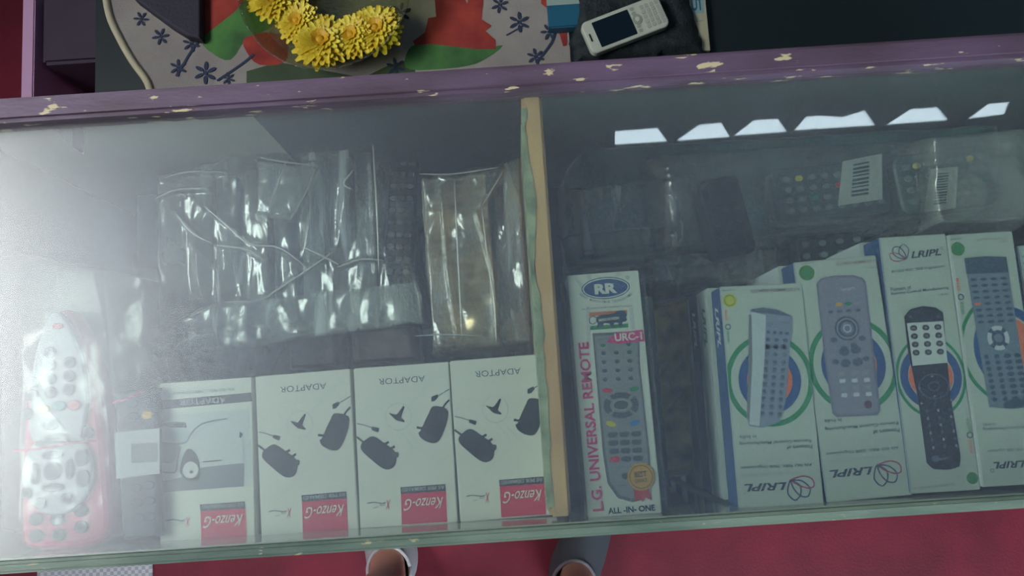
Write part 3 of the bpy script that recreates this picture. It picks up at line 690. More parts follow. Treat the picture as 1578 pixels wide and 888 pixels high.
block_below(fb3, ZB+.001-THB, 3, ['boxed remote just beneath the narrow one with the black remote picture', 'boxed remote second beneath the black remote picture', 'boxed remote third beneath the black remote picture'], 'boxes below the black pictured box')
# fourth box, running out of the frame
q4 = [(1463, 361), (1563, 357), (1614, 744), (1514, 752)]
b4, fb4 = carton('remote_box', 'white boxed remote cut by the right frame edge with slate blue remote picture', 'remote box', q4, ZB+.004, THB, whiteB, 'ringed remote boxes', side_white)
A = Art(fb4, THB, (1460, 330, 3.86))
A.ell('ring_target', (370, 800), 150, 190, orange_ink, 1, 40); A.ring('ring_target', (370, 800), 185, 225, 52, blue_ink, 2); A.ring('ring_target', (370, 800), 262+20, 320, 22, green_ink, 1, 60, 0, 98, 262)
stamp(A, (60, 208), 42, side=2); A.text('lettering', 'QUALITY', (44, 150), 74, 12, green_ink, 0, 3, .02)
A.text('lettering', 'KY COMMON REMOTE', (262, 148), 180, 13, mat('mauve_ink', (150, 120, 130), .5), 180, 3); A.text('lettering', '2 IN 1', (332, 166), 56, 10, mat('mauve_ink', (150, 120, 130), .5), 180, 3)
A.text('lettering', 'MAKE', (62, 420), 76, 20, orange_ink, -90, 3, .01); A.ring('lettering', (78, 494), 16, 16, 6, navy, 3); A.text('lettering', 'INDIA', (88, 562), 76, 20, green_ink, -90, 3, .01)
rs = mat('rp_slate', (112, 132, 146), .4); rsd = mat('rp_slate_dark', (66, 88, 108), .4)
A.poly('remote_picture', [(96, 264), (220, 252), (346, 256), (480, 1120), (470, 1150), (390, 1160), (246, 1150)], rs, 4)
A.poly('remote_picture', [(96, 264), (220, 252), (346, 256), (360, 348), (110, 358)], rsd, 5)
for r_ in range(8):
    for c_ in range(4): A.ell('remote_picture', (150+60*c_+6.5*r_, 392+36*r_-3*c_), 20, 9, (orange_ink if r_ == 4 and c_ == 0 else rsd), 6, 10)
A.ell('remote_picture', (298, 738), 62, 72, rsd, 6); A.ell('remote_picture', (298, 738), 26, 26, rs, 8)
for a_ in (0, 90, 180, 270): A.ring('remote_picture', (298, 738), 52, 60, 26, lsilver_ink, 7, 12, 0, a_-32, a_+32)
for r_ in range(8):
    for c_ in range(4): A.ell('remote_picture', (228+62*c_+7*r_, 850+36*r_-3*c_), 22 if c_ > 1 else 15, 13, rsd, 6, 10)
A.poly('remote_picture', [(330, 1120), (400, 1096), (476, 1110), (474, 1145), (390, 1158), (330, 1156)], rsd, 6)
A.zoom = (1340, 330, 1.973)
A.text('lettering', 'Remote Control Manufacturing', (420, 650), 150, 12, dk, 180, 3); A.text('lettering', 'in India', (362, 640), 36, 8, dk, 180, 3)
A.text('lettering', 'AN ISO 9001: 2008 Organisation', (430, 716), 140, 11, dk, 180, 3); A.text('maker_logo', 'LRIPL', (424, 762), 94, 20, mat('logo_grey', (76, 84, 100), .5), 180, 3, .03, .3); A.ring('maker_logo', (372, 780), 5, 5, 2, grey_ink, 3)
emblem2(A, 'maker_logo', (480, 745), -24, -26)
A.build(b4)
block_below(fb4, ZB+.004-THB, 3, ['boxed remote just beneath the one cut by the right frame edge', 'boxed remote second beneath the one cut by the right frame edge', 'boxed remote third beneath the one cut by the right frame edge'], 'boxes below the rightmost box')

b5, fb5 = carton('remote_box', 'boxed remote barely showing at the right frame edge, next to the slate blue pictured box', 'remote box', [(1569, 378), (1666, 373), (1720, 734), (1621, 742)], ZB-.002, THB, side_white, None, spine_blue)
A = Art(fb5, THB, (0, 0, 1)); A.poly('label_strip', [(1573, 386), (1582, 386), (1592, 470), (1584, 470)], mat('sticker_white', (214, 220, 208), .5), 1)
for k in range(7): A.stroke('label_strip', [(1575+1.2*k, 396+10*k), (1581+1.2*k, 395+10*k)], 2, grey_ink, 2)
A.build(b5)
block_below(fb5, ZB-.002-THB, 3, ['boxed remote just beneath the box at the right frame edge', 'boxed remote second beneath the box at the right frame edge', 'boxed remote third beneath the box at the right frame edge'], 'boxes below the box at the right frame edge')

# ---------------------------------------------------------------- remotes in clear packs, far left
def px_outline(pts, z, root, n=6):
    q = [P(x, y, z)-root for x, y in pts]; q = [(p.x, p.y) for p in q]
    return smoothpts(q, True, n) if n else q
zr = .993
root = P(100, 690, zr); root.z = zr
t = thing('remote_control', 'magenta and white remote control with round buttons in clear wrap, far left', 'remote control', root)
mg = mat('magenta_plastic', (190, 14, 84), .4); wp = mat('white_plastic', (176, 172, 180), .25, coat=.3); gb = mat('grey_rubber', (74, 78, 96), .6, spec=.2); dgb = mat('dark_rubber', (50, 52, 68), .6, spec=.2)
zt = .020
bm = bmesh.new(); prism(bm, px_outline([(62, 520), (90, 478), (112, 492), (140, 560), (160, 650), (170, 760), (172, 813), (150, 839), (95, 848), (45, 846), (30, 820), (32, 700), (40, 600)], zr+zt, root), 0, zt, .006); obj('body', bm, mg, t, False)
bm = bmesh.new(); prism(bm, px_outline([(48, 640), (55, 560), (72, 500), (90, 482), (108, 500), (128, 550), (138, 610), (132, 660), (124, 688), (92, 684), (62, 690), (50, 668)], zr+zt, root), zt-.001, zt+.0035, .002); o = obj('faceplate', bm, wp, t); o['label'] = 'white upper faceplate'
fp = o
bm = bmesh.new(); c = P(92, 728, zr+zt)-root; prism(bm, ellpts(c.x, c.y, .0255, .030, 36), zt-.001, zt+.0035, .002); o = obj('control_ring', bm, wp, t); o['label'] = 'white round control ring plate'; ring_plate = o
def button(par, px, py, rx, ry, m_, z0=zt+.0035, h=.0022, rot=0, name='button'):
    bm = bmesh.new(); c = P(px, py, zr+zt)-root; prism(bm, ellpts(c.x, c.y, rx, ry, 18, rot), z0-.0005, z0+h, .0009); return obj(name, bm, m_, par, False)
s5 = 250/455
Zp = lambda x, y: (x*s5, 400+y*s5)
for x, y in ((150, 262), (150, 297), (204, 290), (100, 345), (150, 335), (204, 328), (100, 380), (152, 373), (203, 365), (88, 433)): button(fp, *Zp(x, y), .0040, .0040, gb)
button(fp, *Zp(154, 463), .0052, .0038, gb)
button(fp, *Zp(132, 420), .0045, .0032, yellow_btn); button(fp, *Zp(177, 411), .0046, .0034, mat('teal_rubber', (40, 130, 130), .45)); button(fp, *Zp(218, 409), .0044, .0036, mat('red_rubber', (200, 40, 60), .45))
button(fp, *Zp(172, 188), .004, .0022, mat('red_rubber', (200, 40, 60), .45), name='power_mark')
button(fp, *Zp(155, 515), .0115, .0026, dgb, name='button')
button(ring_plate, *Zp(156, 592), .0062, .0062, dgb)
for k, (x, y) in enumerate(((156, 548), (205, 585), (158, 638), (108, 600))):
    if k % 2: button(ring_plate, *Zp(x, y), .0028, .0072, dgb)
    else: button(ring_plate, *Zp(x, y), .0075, .0030, dgb)
for x, y in ((238, 555), (242, 612)): button(ring_plate, *Zp(x, y), .0048, .0060, gb)
for x, y in ((123, 682), (198, 668), (84, 655)): button(ring_plate, *Zp(x, y), .0040, .0038, dgb)
for x, y in ((246, 486), (104, 728), (163, 728), (230, 704), (104, 775), (167, 772), (230, 750)): button(t, *Zp(x, y), .0048, .0044, dgb, z0=zt-.0005, h=.003)
def up(t0, z0, lab, nm='remote_stand'): pass

root2 = P(210, 720, .99); root2.z = .993
t2 = thing('remote_control', 'dark slim remote control with pale label, beside the car picture box', 'remote control', root2)
dkp = mat('dark_plastic', (62, 60, 74), .4)
bm = bmesh.new(); prism(bm, px_outline([(178, 605), (244, 598), (246, 827), (192, 832)], .99+.016, root2, 0), 0, .016, .003); obj('body', bm, dkp, t2)
bm = bmesh.new(); prism(bm, px_outline([(177, 667), (246, 660), (246, 730), (180, 738)], .993+.016, root2, 0), .0158, .0166); o = obj('paper_label', bm, mat('paper_label', (190, 192, 196), .6), t2); o['label'] = 'pale grey paper label'
bm = bmesh.new()
for y0, y1 in ((682, 714), (720, 722)): prism(bm, px_outline([(203, y0+2), (243, y0), (243, y1-2), (203, y1)], .993+.016, root2, 0), .0166, .0169)
obj('printed_mark', bm, mat('label_grey_print', (128, 132, 142), .6), o)
for x, y in ((205, 622), (226, 618), (206, 642), (228, 640), (210, 752), (230, 748), (212, 775), (231, 772), (214, 798), (232, 796)):
    bm = bmesh.new(); c = P(x, y, .993+.016)-root2; prism(bm, ellpts(c.x, c.y, .004, .003, 14), .0155, .018, .0006); obj('button', bm, gold_ink if (x, y) == (228, 640) else gb, t2)
# a pale crumpled liner pad that both remotes lie on
def sheet(name, q, zt_, zb_, m_, amp=.004, freq=18, seed=0, N=70, creases=(), edge=.12, parent=None, jag=.0035, aniso=(1, 1), closed=True, rootz=None, power=.45, twist=0):
    """crumpled pillow of film or foil over a quad read off the photo (TL,TR,BR,BL): a full closed bag"""
    pc = [P(x, y, zt_) for x, y in q]
    cen = (pc[0]+pc[1]+pc[2]+pc[3])/4; rt = Vector((cen.x, cen.y, zb_))
    cr = [([P(x, y, zt_) for x, y in pts], hgt, wid) for pts, hgt, wid in creases]
    bm = bmesh.new(); top = []; bot = []
    for j in range(N+1):
        rowt = []; rowb = []
        for i in range(N+1):
            s, t_ = i/N, j/N
            p = pc[0]*(1-s)*(1-t_)+pc[1]*s*(1-t_)+pc[2]*s*t_+pc[3]*(1-s)*t_
            d = min(s, 1-s, t_, 1-t_); k = min(1, d/edge); dome = (1-(1-k)**2)**power if k < 1 else 1
            nv = Vector((p.x*freq*aniso[0], p.y*freq*aniso[1], seed))
            w = 1-abs(noise.noise(nv))*2.2; w2 = noise.noise(nv*2.7+Vector((3, 1, 5))); w3 = 1-abs(noise.noise(nv*5.1))*2
            z = zb_+.0006+(zt_-zb_)*dome + amp*(.7*w+.4*w2+.08*w3-.6)*(.35+.65*dome)
            for line, hgt, wid in cr:
                best = 9
                for a, b in zip(line, line[1:]):
                    ab = Vector((b.x-a.x, b.y-a.y)); ap = Vector((p.x-a.x, p.y-a.y)); tt = max(0, min(1, ap.dot(ab)/max(ab.length_squared, 1e-9)))
                    best = min(best, (ap-ab*tt).length)
                if best < wid*3: z += hgt*max(0, 1-best/wid) if best < wid else 0
            e = max(0, 1-d/.06)
            jx = jag*e*noise.noise(Vector((p.x*60, p.y*60, seed+9))); jy = jag*e*noise.noise(Vector((p.x*60, p.y*60, seed+19)))
            rowt.append(bm.verts.new((p.x-rt.x+jx, p.y-rt.y+jy, max(z, zb_+.0004)-zb_)))
            rowb.append(rowt[-1] if (closed and d == 0) else (bm.verts.new((p.x-rt.x, p.y-rt.y, 0)) if closed else None))
        top.append(rowt); bot.append(rowb)
    for j in range(N):
        for i in range(N):
            bm.faces.new((top[j][i], top[j+1][i], top[j+1][i+1], top[j][i+1])).smooth = True
    if closed:
        step = 1
        for j in range(N):
            for i in range(N):
                try: bm.faces.new((bot[j][i], bot[j][i+1], bot[j+1][i+1], bot[j+1][i])).smooth = True
                except ValueError: pass
    me = bpy.data.meshes.new(name); bm.to_mesh(me); bm.free(); me.materials.append(m_)
    o = bpy.data.objects.new(name, me); link(o, parent); o.location = rt
    return o
liner = mat('pale_liner', (150, 150, 142), .55, noise_amt=.4, noise_scale=25)
o = sheet('foam_pad', [(-8, 372), (150, 402), (246, 828), (-8, 840)], .990, ZL+.0005, liner, .0015, 25, 3, 40, edge=.05, jag=.002)
tag(o, 'crumpled pale wrapping pad under the magenta remote and the dark slim remote', 'packing pad')
o = sheet('plastic_wrap', [(20, 470), (178, 478), (185, 842), (14, 852)], 1.026, .9915, film_wrap, .0035, 22, 12, 90, creases=[([(40, 690), (160, 680)], .003, .0015), ([(60, 600), (130, 690), (150, 800)], .003, .002)], edge=.10)
tag(o, 'clear plastic wrap around the magenta remote', 'plastic wrap')
o = sheet('plastic_wrap', [(150, 400), (225, 410), (248, 600), (170, 640)], 1.010, .9915, film_wrap, .003, 20, 21, 60, edge=.12)
tag(o, 'clear crumpled plastic lying above the dark slim remote', 'plastic wrap')
bm = bmesh.new()
rp = [P(x, y, 1.0285) for x, y in ((20, 696), (60, 692), (100, 684), (148, 680))]; r0 = rp[0].copy()
tube(bm, [p-r0 for p in rp], .0007, 6); o = obj('red_thread', bm, mat('red_thread', (206, 50, 90), .5), None); o.location = r0
tag(o, 'thin red seal thread across the wrapped magenta remote', 'thread')
rp = [P(x, y, 1.0135) for x, y in ((174, 621), (196, 615), (222, 602))]; r0 = rp[0].copy()
bm = bmesh.new(); tube(bm, [p-r0 for p in rp], .0007, 6); o = obj('red_thread', bm, mat('red_thread', (206, 50, 90), .5), None); o.location = r0
tag(o, 'short red seal thread above the dark slim remote', 'thread')

# ---------------------------------------------------------------- bag of remotes standing on edge (left compartment)
def edge_remote(name, label, x0, x1, ytop, ybot, z0, z1, rz=0, group=None, buttons=True, m_=None):
    a = P(x0, ytop[0], z1); b = P(x1, ytop[1], z1); c = P(x0, ybot[0], z1)
    cx = (a.x+b.x)/2; y1 = (a.y+b.y)/2; y0 = c.y; wd_ = (b.x-a.x)
    t = thing(name, label, 'remote control', (cx, (y0+y1)/2, z0), rz, group)
    bm = bmesh.new(); hl = (y1-y0)/2; h_ = z1-z0
    prism(bm, rrpts(-wd_/2, wd_/2, -hl, hl, min(wd_*.35, .005)), 0, h_, .003); obj('body', bm, m_ or mat('bag_remote_dark', (54, 60, 66), .35), t)
    if buttons:
        bm2 = None
        for r_ in range(9):
            for c_ in range(3):
                bm = bmesh.new(); y = -hl+.02+r_*(2*hl-.035)/8.5; z = h_*(.2+.28*c_)
                r = bmesh.ops.create_uvsphere(bm, u_segments=8, v_segments=5, radius=1)['verts']
                for v in r: v.co = Vector((wd_/2+v.co.x*.0015, y+v.co.y*.0042, z+v.co.z*.0036))
                obj('button', bm, mat('pale_rubber', (138, 144, 148), .5), t, True)
    return t
xs = [240, 285, 328, 372, 415, 458, 500, 540, 576]
tops = [285, 278, 262, 250, 238, 226, 212, 200, 188]
cols = [(40, 46, 54), (84, 92, 96), (34, 40, 46), (150, 142, 128), (44, 56, 62), (120, 128, 126), (30, 38, 44), (84, 88, 86)]
where = ['at the left end of the row', 'second from the left end of the row', 'third from the left end of the row', 'brownish, fourth from the left end', 'fifth from the left end of the row',
         'third from the right end of the row', 'second from the right end of the row', 'at the right end of the row']
for i in range(8):
    edge_remote('remote_control', 'remote on edge in the large clear bag, ' + where[i], xs[i]+3, xs[i+1]-3, (tops[i]+14, tops[i+1]+14), (512-3*i, 0), ZL+.004, .915, 0, 'remotes standing on edge in the large bag', i == 7, mat('bag_remote_%d' % i, cols[i], .4, noise_amt=.5, noise_scale=20))
crs = [([(268, 325), (300, 360), (325, 372)], .006, .004), ([(315, 318), (385, 372), (420, 380), (470, 410)], .006, .003), ([(518, 385), (455, 430), (405, 460), (280, 470)], .007, .003),
       ([(230, 508), (300, 475), (360, 448)], .005, .003), ([(250, 275), (290, 265), (345, 266)], .005, .003), ([(520, 412), (560, 400), (592, 402)], .005, .003), ([(335, 378), (380, 385), (405, 400)], .004, .003),
       ([(560, 185), (572, 260), (580, 420)], .006, .003), ([(400, 243), (440, 250), (488, 255)], .006, .004), ([(488, 255), (470, 300), (450, 335)], .006, .004), ([(240, 305), (270, 292), (320, 292)], .004, .003), ([(300, 378), (340, 420), (350, 500)], .004, .003)]
big = sheet('plastic_bag', [(222, 262), (606, 168), (648, 486), (236, 548)], .925, ZL+.001, film_heavy, .0075, 17, 5, 190, creases=crs, edge=.05, jag=.008, aniso=(2.0, .45), power=.5)
tag(big, 'large crinkled clear plastic bag holding a row of dark remotes', 'plastic bag')
o = sheet('plastic_bag', [(226, 505), (440, 490), (395, 575), (222, 600)], .875, ZL+.001, film_heavy, .006, 34, 44, 80, edge=.12, jag=.008)
tag(o, 'loose folded tail of clear plastic just above the car picture box', 'plastic bag')
glint_film = film_mat('painted_fold_glint', base=.2, edge=.6, rough=.25, haze=.55, hazecol=(.9, .92, .9), bump=.2)  # the crease glints are put into this pale film
def fold_glints(bag, lines, z, r=.0007):
    for ln in lines:
        pts = smoothpts([tuple(P(x, y, z)) for x, y in ln], False, 6); n = len(pts)
        bm = bmesh.new(); tube(bm, [Vector(p)-bag.location for p in pts], [r*(.35+.9*math.sin(PI*(k+.5)/n)) for k in range(n)], 6)
        obj('fold_glint', bm, glint_film, bag)
fold_glints(big, [[(268, 325), (285, 348), (305, 365), (325, 374)], [(315, 318), (352, 350), (385, 376), (430, 382), (470, 410)], [(518, 385), (475, 415), (430, 445), (400, 462), (345, 466)], [(232, 508), (280, 492), (335, 470)],
            [(250, 275), (290, 265), (345, 266)], [(520, 412), (555, 400), (592, 402)], [(335, 378), (380, 385), (405, 400)], [(572, 185), (577, 260), (581, 330), (584, 420)], [(400, 243), (440, 250), (488, 255)], [(488, 255), (472, 295), (448, 338)],
            [(238, 308), (270, 293), (318, 290)], [(275, 528), (300, 520), (330, 512)], [(440, 250), (425, 290), (412, 330)], [(545, 262), (530, 282), (542, 292)], [(466, 380), (500, 396), (522, 408)]], .933)
g_ = sheet('gathered_film', [(238, 478), (640, 432), (652, 494), (232, 556)], .936, .929, film_mat('gathered_film', base=.10, edge=.5, rough=.2, haze=.2, hazecol=(.8, .86, .82), bump=.5, bscale=20, streak=.55), .004, 26, 57, 90, edge=.16, aniso=(1.4, .8))
g_.parent = big; g_.location = g_.location-big.location
fl_ = sheet('bag_sheen_patch', [(396, 246), (488, 254), (446, 340), (392, 330)], .937, .930, film_mat('painted_sheen_film', base=.14, edge=.5, rough=.2, haze=.18, hazecol=(.86, .9, .88), bump=.3, bscale=25), .002, 40, 51, 40, edge=.1)  # milky sheet added to stand for the bag's glossy reflection
fl_.parent = big; fl_.location = fl_.location-big.location
# pinkish packets in the gap above the adaptor boxes
for k, (q, lb) in enumerate(((([(432, 518), (520, 506), (528, 566), (440, 572)]), 'pinkish wrapped packet above the second adaptor box from the left'), (([(534, 508), (640, 496), (648, 556), (538, 562)]), 'pinkish wrapped packet above the third adaptor box from the left'))):
    o = sheet('wrapped_packet', q, .87, ZL+.001, mat('pinkish_paper', (150, 132, 130), .35, noise_amt=.4, noise_scale=30), .004, 28, 60+k, 50, edge=.14)
    tag(o, lb, 'packet', 'pinkish wrapped packets')
# ---------------------------------------------------------------- second bag
t = thing('wrapped_bundle', 'beige foil wrapped bundle with brown side inside the narrow clear bag', 'bundle', (0, 0, 0))
fq = Face([(650, 276), (748, 268), (768, 534), (668, 544)], .915)
t.location = (fq.c.x, fq.c.y, ZL+.003); t.rotation_euler = (0, 0, fq.rz)
foil = mat('beige_foil', (240, 206, 156), .25, metal=.45, noise_amt=.7, noise_scale=26, rgb2=(120, 110, 92))
bm = bmesh.new(); box(bm, -fq.w/2, fq.w/2, -fq.h/2, fq.h/2, 0, .078, .002); obj('carton', bm, mat('brown_board2', (124, 96, 80), .6), t)
bm = bmesh.new(); N = 80; g = []
for j in range(N+1):
    g.append([])
    for i in range(N+1):
        x = -fq.w/2-.001+(fq.w+.002)*i/N; y = -fq.h/2-.001+(fq.h+.002)*j/N
        z = .0800+.0075*abs(noise.noise(Vector((x*18, y*75, 3))))+.0022*noise.noise(Vector((x*50, y*110, 8)))
        if i in (0, N) or j in (0, N): z = .070
        g[-1].append(bm.verts.new((x, y, z)))
for j in range(N):
    for i in range(N): bm.faces.new((g[j][i], g[j][i+1], g[j+1][i+1], g[j+1][i])).smooth = True
o = obj('foil_wrap', bm, foil, t); o['label'] = 'crumpled beige foil'
edge_remote('carton_pack', 'slim brown boxed pack beside the foil bundle in the narrow clear bag', 758, 800, (285, 282), (528, 0), ZL+.004, .895, 0, None, False, mat('brown_pack', (116, 98, 90), .55))
for o in COL.objects:
    if o.name.startswith('carton_pack'): o['category'] = 'pack'
crs = [([(775, 262), (758, 290), (740, 320)], .006, .003), ([(735, 330), (760, 420), (765, 520)], .006, .003), ([(650, 262), (700, 275), (770, 262)], .004, .003), ([(680, 290), (690, 420), (705, 520)], .004, .003)]
o = sheet('plastic_bag', [(640, 262), (806, 228), (828, 545), (660, 556)], .925, ZL+.001, film_heavy, .006, 20, 15, 130, creases=crs, edge=.07, jag=.007, aniso=(1.5, .7))
tag(o, 'narrow clear plastic bag holding a beige bundle, left of the wooden divider', 'plastic bag')
fold_glints(o, [[(776, 262), (760, 290), (742, 318)], [(742, 318), (752, 400), (762, 470), (765, 530)], [(646, 268), (700, 268), (768, 258)], [(700, 275), (706, 400), (712, 520)], [(640, 518), (690, 516), (740, 518)]], .932, .0006)

# ---------------------------------------------------------------- right compartment, upper part
def flat_remote(q, z0, th, label, m_, rows=9, cols_=3, group=None, stick=None, bcol=None, part='button'):
    f = Face(q, z0+th); t = thing('remote_control', label, 'remote control', (f.c.x, f.c.y, z0), f.rz, group)
    bm = bmesh.new(); prism(bm, rrpts(-f.w/2, f.w/2, -f.h/2, f.h/2, min(f.w, f.h)*.18), 0, th, .004); obj('body', bm, m_, t)
    L_, Wd = (f.h, f.w) if f.h > f.w else (f.w, f.h); vert = f.h > f.w
    cs = bcol or [mat('teal_grey_rubber', (110, 130, 130), .5)]
    for r_ in range(rows):
        for c_ in range(cols_):
            a = -L_/2+L_*(.12+.76*r_/(rows-1)); b = -Wd/2+Wd*(.22+.56*c_/(cols_-1))
            x, y = (b, a) if vert else (a, b)
            bm = bmesh.new(); prism(bm, ellpts(x, y, .0034, .0026, 12), th-.0006, th+.0016, .0006); obj(part, bm, cs[(r_*cols_+c_) % len(cs)] if (r_*7+c_) % 5 == 0 else cs[0], t)
    return t, f
def barcode(t, f, q, th, n=9):
    a = [f.uv(x, y) for x, y in q]; bm = bmesh.new(); prism(bm, a, th+.0018, th+.0024); s = obj('barcode_sticker', bm, mat('sticker_white', (214, 220, 208), .5), t); s['label'] = 'white barcode sticker'
    A_, B_, C_, D_ = [Vector(p) for p in a]; bm = bmesh.new()
    for k in range(n):
        t0 = .12+.76*k/n; t1 = t0+.76/n*(.62 if k % 3 else .4)
        def pt(u, v): 
            p = (A_*(1-u)+B_*u)*(1-v)+(D_*(1-u)+C_*u)*v; return (p.x, p.y)
        prism(bm, [pt(.28, t0), pt(.68, t0), pt(.68, t1), pt(.28, t1)], th+.0024, th+.0026)
    obj('barcode', bm, mat('barcode_ink', (60, 76, 78), .5), s)
ex, _f = flat_remote([(590, 196), (634, 206), (646, 468), (600, 476)], .862, .016, 'dark remote lying keypad up at the right end of the large clear bag', mat('bag_remote_flat', (40, 46, 48), .45), 12, 3, None, bcol=[mat('pale_rubber', (120, 126, 130), .5)])
dkt = mat('dark_teal_plastic', (54, 78, 82), .35); dkt2 = mat('grey_teal_plastic', (74, 96, 98), .35)
zb2 = .90
bcols = [mat('teal_grey_rubber', (110, 130, 130), .5), mat('teal_rubber', (40, 130, 130), .45), mat('red_rubber', (200, 40, 60), .45), yellow_btn]
# a base cushion of packed film bags to carry them
o = sheet('packed_bag', [(872, 215), (1590, 175), (1590, 350), (884, 412)], zb2-.004, ZR+.001, mat('teal_packed_film', (78, 124, 122), .3, noise_amt=.6, noise_scale=14, rgb2=(46, 88, 88)), .006, 14, 71, 120, edge=.10, jag=.006)
tag(o, 'long bulging bag of packed stock behind the remote boxes, right compartment', 'bag')
ra, fa_ = flat_remote([(1190, 262), (1372, 240), (1378, 330), (1196, 345)], zb2, .022, 'dark teal remote under film with the left barcode sticker', dkt, 8, 4, 'remotes under film in the right compartment', bcol=bcols)
barcode(ra, fa_, [(1297, 250), (1357, 238), (1358, 308), (1290, 318)], .022)
rb_, fb_ = flat_remote([(1380, 244), (1530, 214), (1538, 318), (1386, 330)], zb2, .021, 'grey teal remote under film with the right barcode sticker', dkt2, 8, 4, 'remotes under film in the right compartment', bcol=bcols)
barcode(rb_, fb_, [(1432, 262), (1474, 258), (1470, 322), (1422, 328)], .021, 12)
bkp = mat('black_plastic', (12, 20, 30), .6, spec=.2)
rc_, fc_ = flat_remote([(1058, 284), (1116, 270), (1190, 382), (1122, 396)], .953, .024, 'black handset lying slanted on the packed film bag', bkp, 6, 3, None, bcol=[mat('dim_key', (24, 34, 46), .7, spec=.2)])
bm = bmesh.new(); prism(bm, rrpts(-fc_.w*.36, fc_.w*.36, fc_.h*.14, fc_.h*.40, .003), .0295, .0306); obj('screen', bm, mat('dark_screen', (14, 22, 34), .08), rc_)
rd, fd = flat_remote([(1224, 366), (1330, 356), (1334, 420), (1230, 430)], .895, .022, 'dark rounded remote end poking out above the lavender pictured box', mat('dark_plastic2', (34, 48, 60), .5), 4, 3, None)
rd.location.z = .9
for q, zt_, lb, sd in (([(880, 285), (1080, 262), (1070, 385), (890, 400)], .925, 'crinkled clear film bag right of the divider, behind the RR box', 81), ([(1000, 230), (1440, 205), (1440, 345), (1010, 392)], .946, 'clear film bag stretched over the slanted black handset and remotes', 82),
                   ([(1425, 205), (1600, 186), (1600, 345), (1440, 352)], .945, 'milky film bag at the right end of the case', 83), ([(990, 392), (1215, 376), (1215, 440), (1000, 446)], .93, 'crumpled clear film between the RR box and the boxed remotes', 84)):
    mm = film_mat('milky_film', base=.14, edge=.6, haze=.38, hazecol=(.62, .66, .58)) if sd == 83 else (film_heavy if sd in (81, 84) else film)
    o = sheet('film_bag', q, zt_, .897 if sd != 84 else .85, mm, .005, 24, sd, 100, edge=.09, jag=.006, creases=[([(q[3][0]+10, q[3][1]-8), (q[2][0]-10, q[2][1]-8)], .004, .003)])
    tag(o, lb, 'film bag')
# pale paper packet and gold packet
o = sheet('paper_packet', [(868, 362), (1060, 340), (1050, 402), (876, 414)], .915, .898, mat('grey_green_paper', (128, 140, 126), .6), .002, 15, 91, 50, edge=.1)
tag(o, 'flat grey green paper packet lying just behind the RR box', 'packet')
o = sheet('gold_packet', [(994, 452), (1096, 436), (1098, 752), (1016, 758)], .93, ZR+.001, mat('gold_foil', (206, 178, 76), .38, metal=.4, noise_amt=.7, noise_scale=40, rgb2=(92, 84, 44)), .010, 34, 101, 110, edge=.10, jag=.004)
o.location.x -= .012
tag(o, 'crumpled gold foil packet between the RR box and the boxed remotes', 'packet')

# ---------------------------------------------------------------- low table beyond the case
ZT = .464
tb = thing('low_table', 'low dark table beyond the case carrying the printed cloth', 'table')
y0 = yb_t+.03; y1 = 1.25
bm = bmesh.new(); box(bm, -.595, 1.05, y0, y1, ZT-.03, ZT, .003); obj('tabletop', bm, mat('black_green_top', (18, 30, 32), .5), tb)
for x in (-.56, .98):
    for y in (y0+.02, y1-.07):
        bm = bmesh.new(); box(bm, x, x+.05, y, y+.05, 0, ZT-.03); obj('leg', bm, legm, tb)
cl = thing('tablecloth', 'grey beige cloth printed with red flowers, green leaves and navy twigs', 'tablecloth')
zcl = ZT+.002
edge_l = [(235, 160), (228, 128), (205, 95), (185, 60), (168, 20), (160, -40), (158, -120)]
E = smoothpts([tuple(P(x, y, zcl).xy) for x, y in edge_l], False, 5)
rt_ = [tuple(P(x, y, zcl).xy) for x, y in ((868, -120), (876, 40), (882, 135))]
bm = bmesh.new(); prism(bm, E+rt_, ZT+.0003, zcl); obj('cloth', bm, mat('cloth_grey', (158, 150, 140), .85, noise_amt=.4, noise_scale=8, rgb2=(140, 132, 126), bump=.4, bump_scale=500), cl)
bm = bmesh.new(); tube(bm, [(x, y, zcl+.001) for x, y in E], .0055, 8); o = obj('hem', bm, mat('cream_hem', (190, 180, 150), .7), cl); o['label'] = 'cream curved hem'
class FlatFace(Face):
    def __init__(s, z): s.z = z; s.c = Vector((0, 0, 0)); s.u = Vector((1, 0, 0)); s.v = Vector((0, 1, 0)); s.k = (CAM.z-z)/F
A = Art(FlatFace(zcl), zcl, (0, 0, 1))
cr_ = mat('cloth_red', (168, 62, 48), .85, noise_amt=.5, noise_scale=25, rgb2=(130, 40, 36)); cg = mat('cloth_green', (78, 128, 62), .85, noise_amt=.6, noise_scale=20, rgb2=(48, 84, 48)); cn = mat('cloth_navy', (40, 52, 76), .85); cdg = mat('cloth_dark_green', (66, 82, 58), .85, noise_amt=.6, noise_scale=20)
A.poly('printed_flower', [(308, -60), (420, -60), (440, 30), (400, 50), (350, 40), (318, 60), (308, 40)], cr_, 1)
A.poly('printed_flower', [(376, 60), (410, 50), (440, 60), (440, 95), (400, 100), (380, 80)], cr_, 2, 3)
A.poly('printed_leaf', [(312, 60), (360, 20), (400, -20), (440, -10), (420, 40), (380, 60), (356, 92), (330, 84)], cg, 1, 3)
A.poly('printed_leaf', [(380, 110), (430, 96), (560, 120), (600, 100), (640, 90), (640, 140), (380, 150)], cdg, 1)
sp = []
pts = [(636, 64), (655, 50), (660, 28), (672, 26), (670, 0), (684, -10), (690, -60), (700, -62), (715, -5), (720, 6), (735, -60), (748, -60), (745, 0), (742, 30), (758, 40), (748, 48), (764, 62), (764, 76), (735, 76), (700, 72), (665, 68), (640, 70)]
A.poly('printed_flower', pts, cr_, 2); 
A.poly('printed_leaf', [(630, 76), (650, 68), (700, 70), (740, 76), (775, 70), (750, 90), (720, 102), (660, 108), (625, 104)], cg, 1, 3)
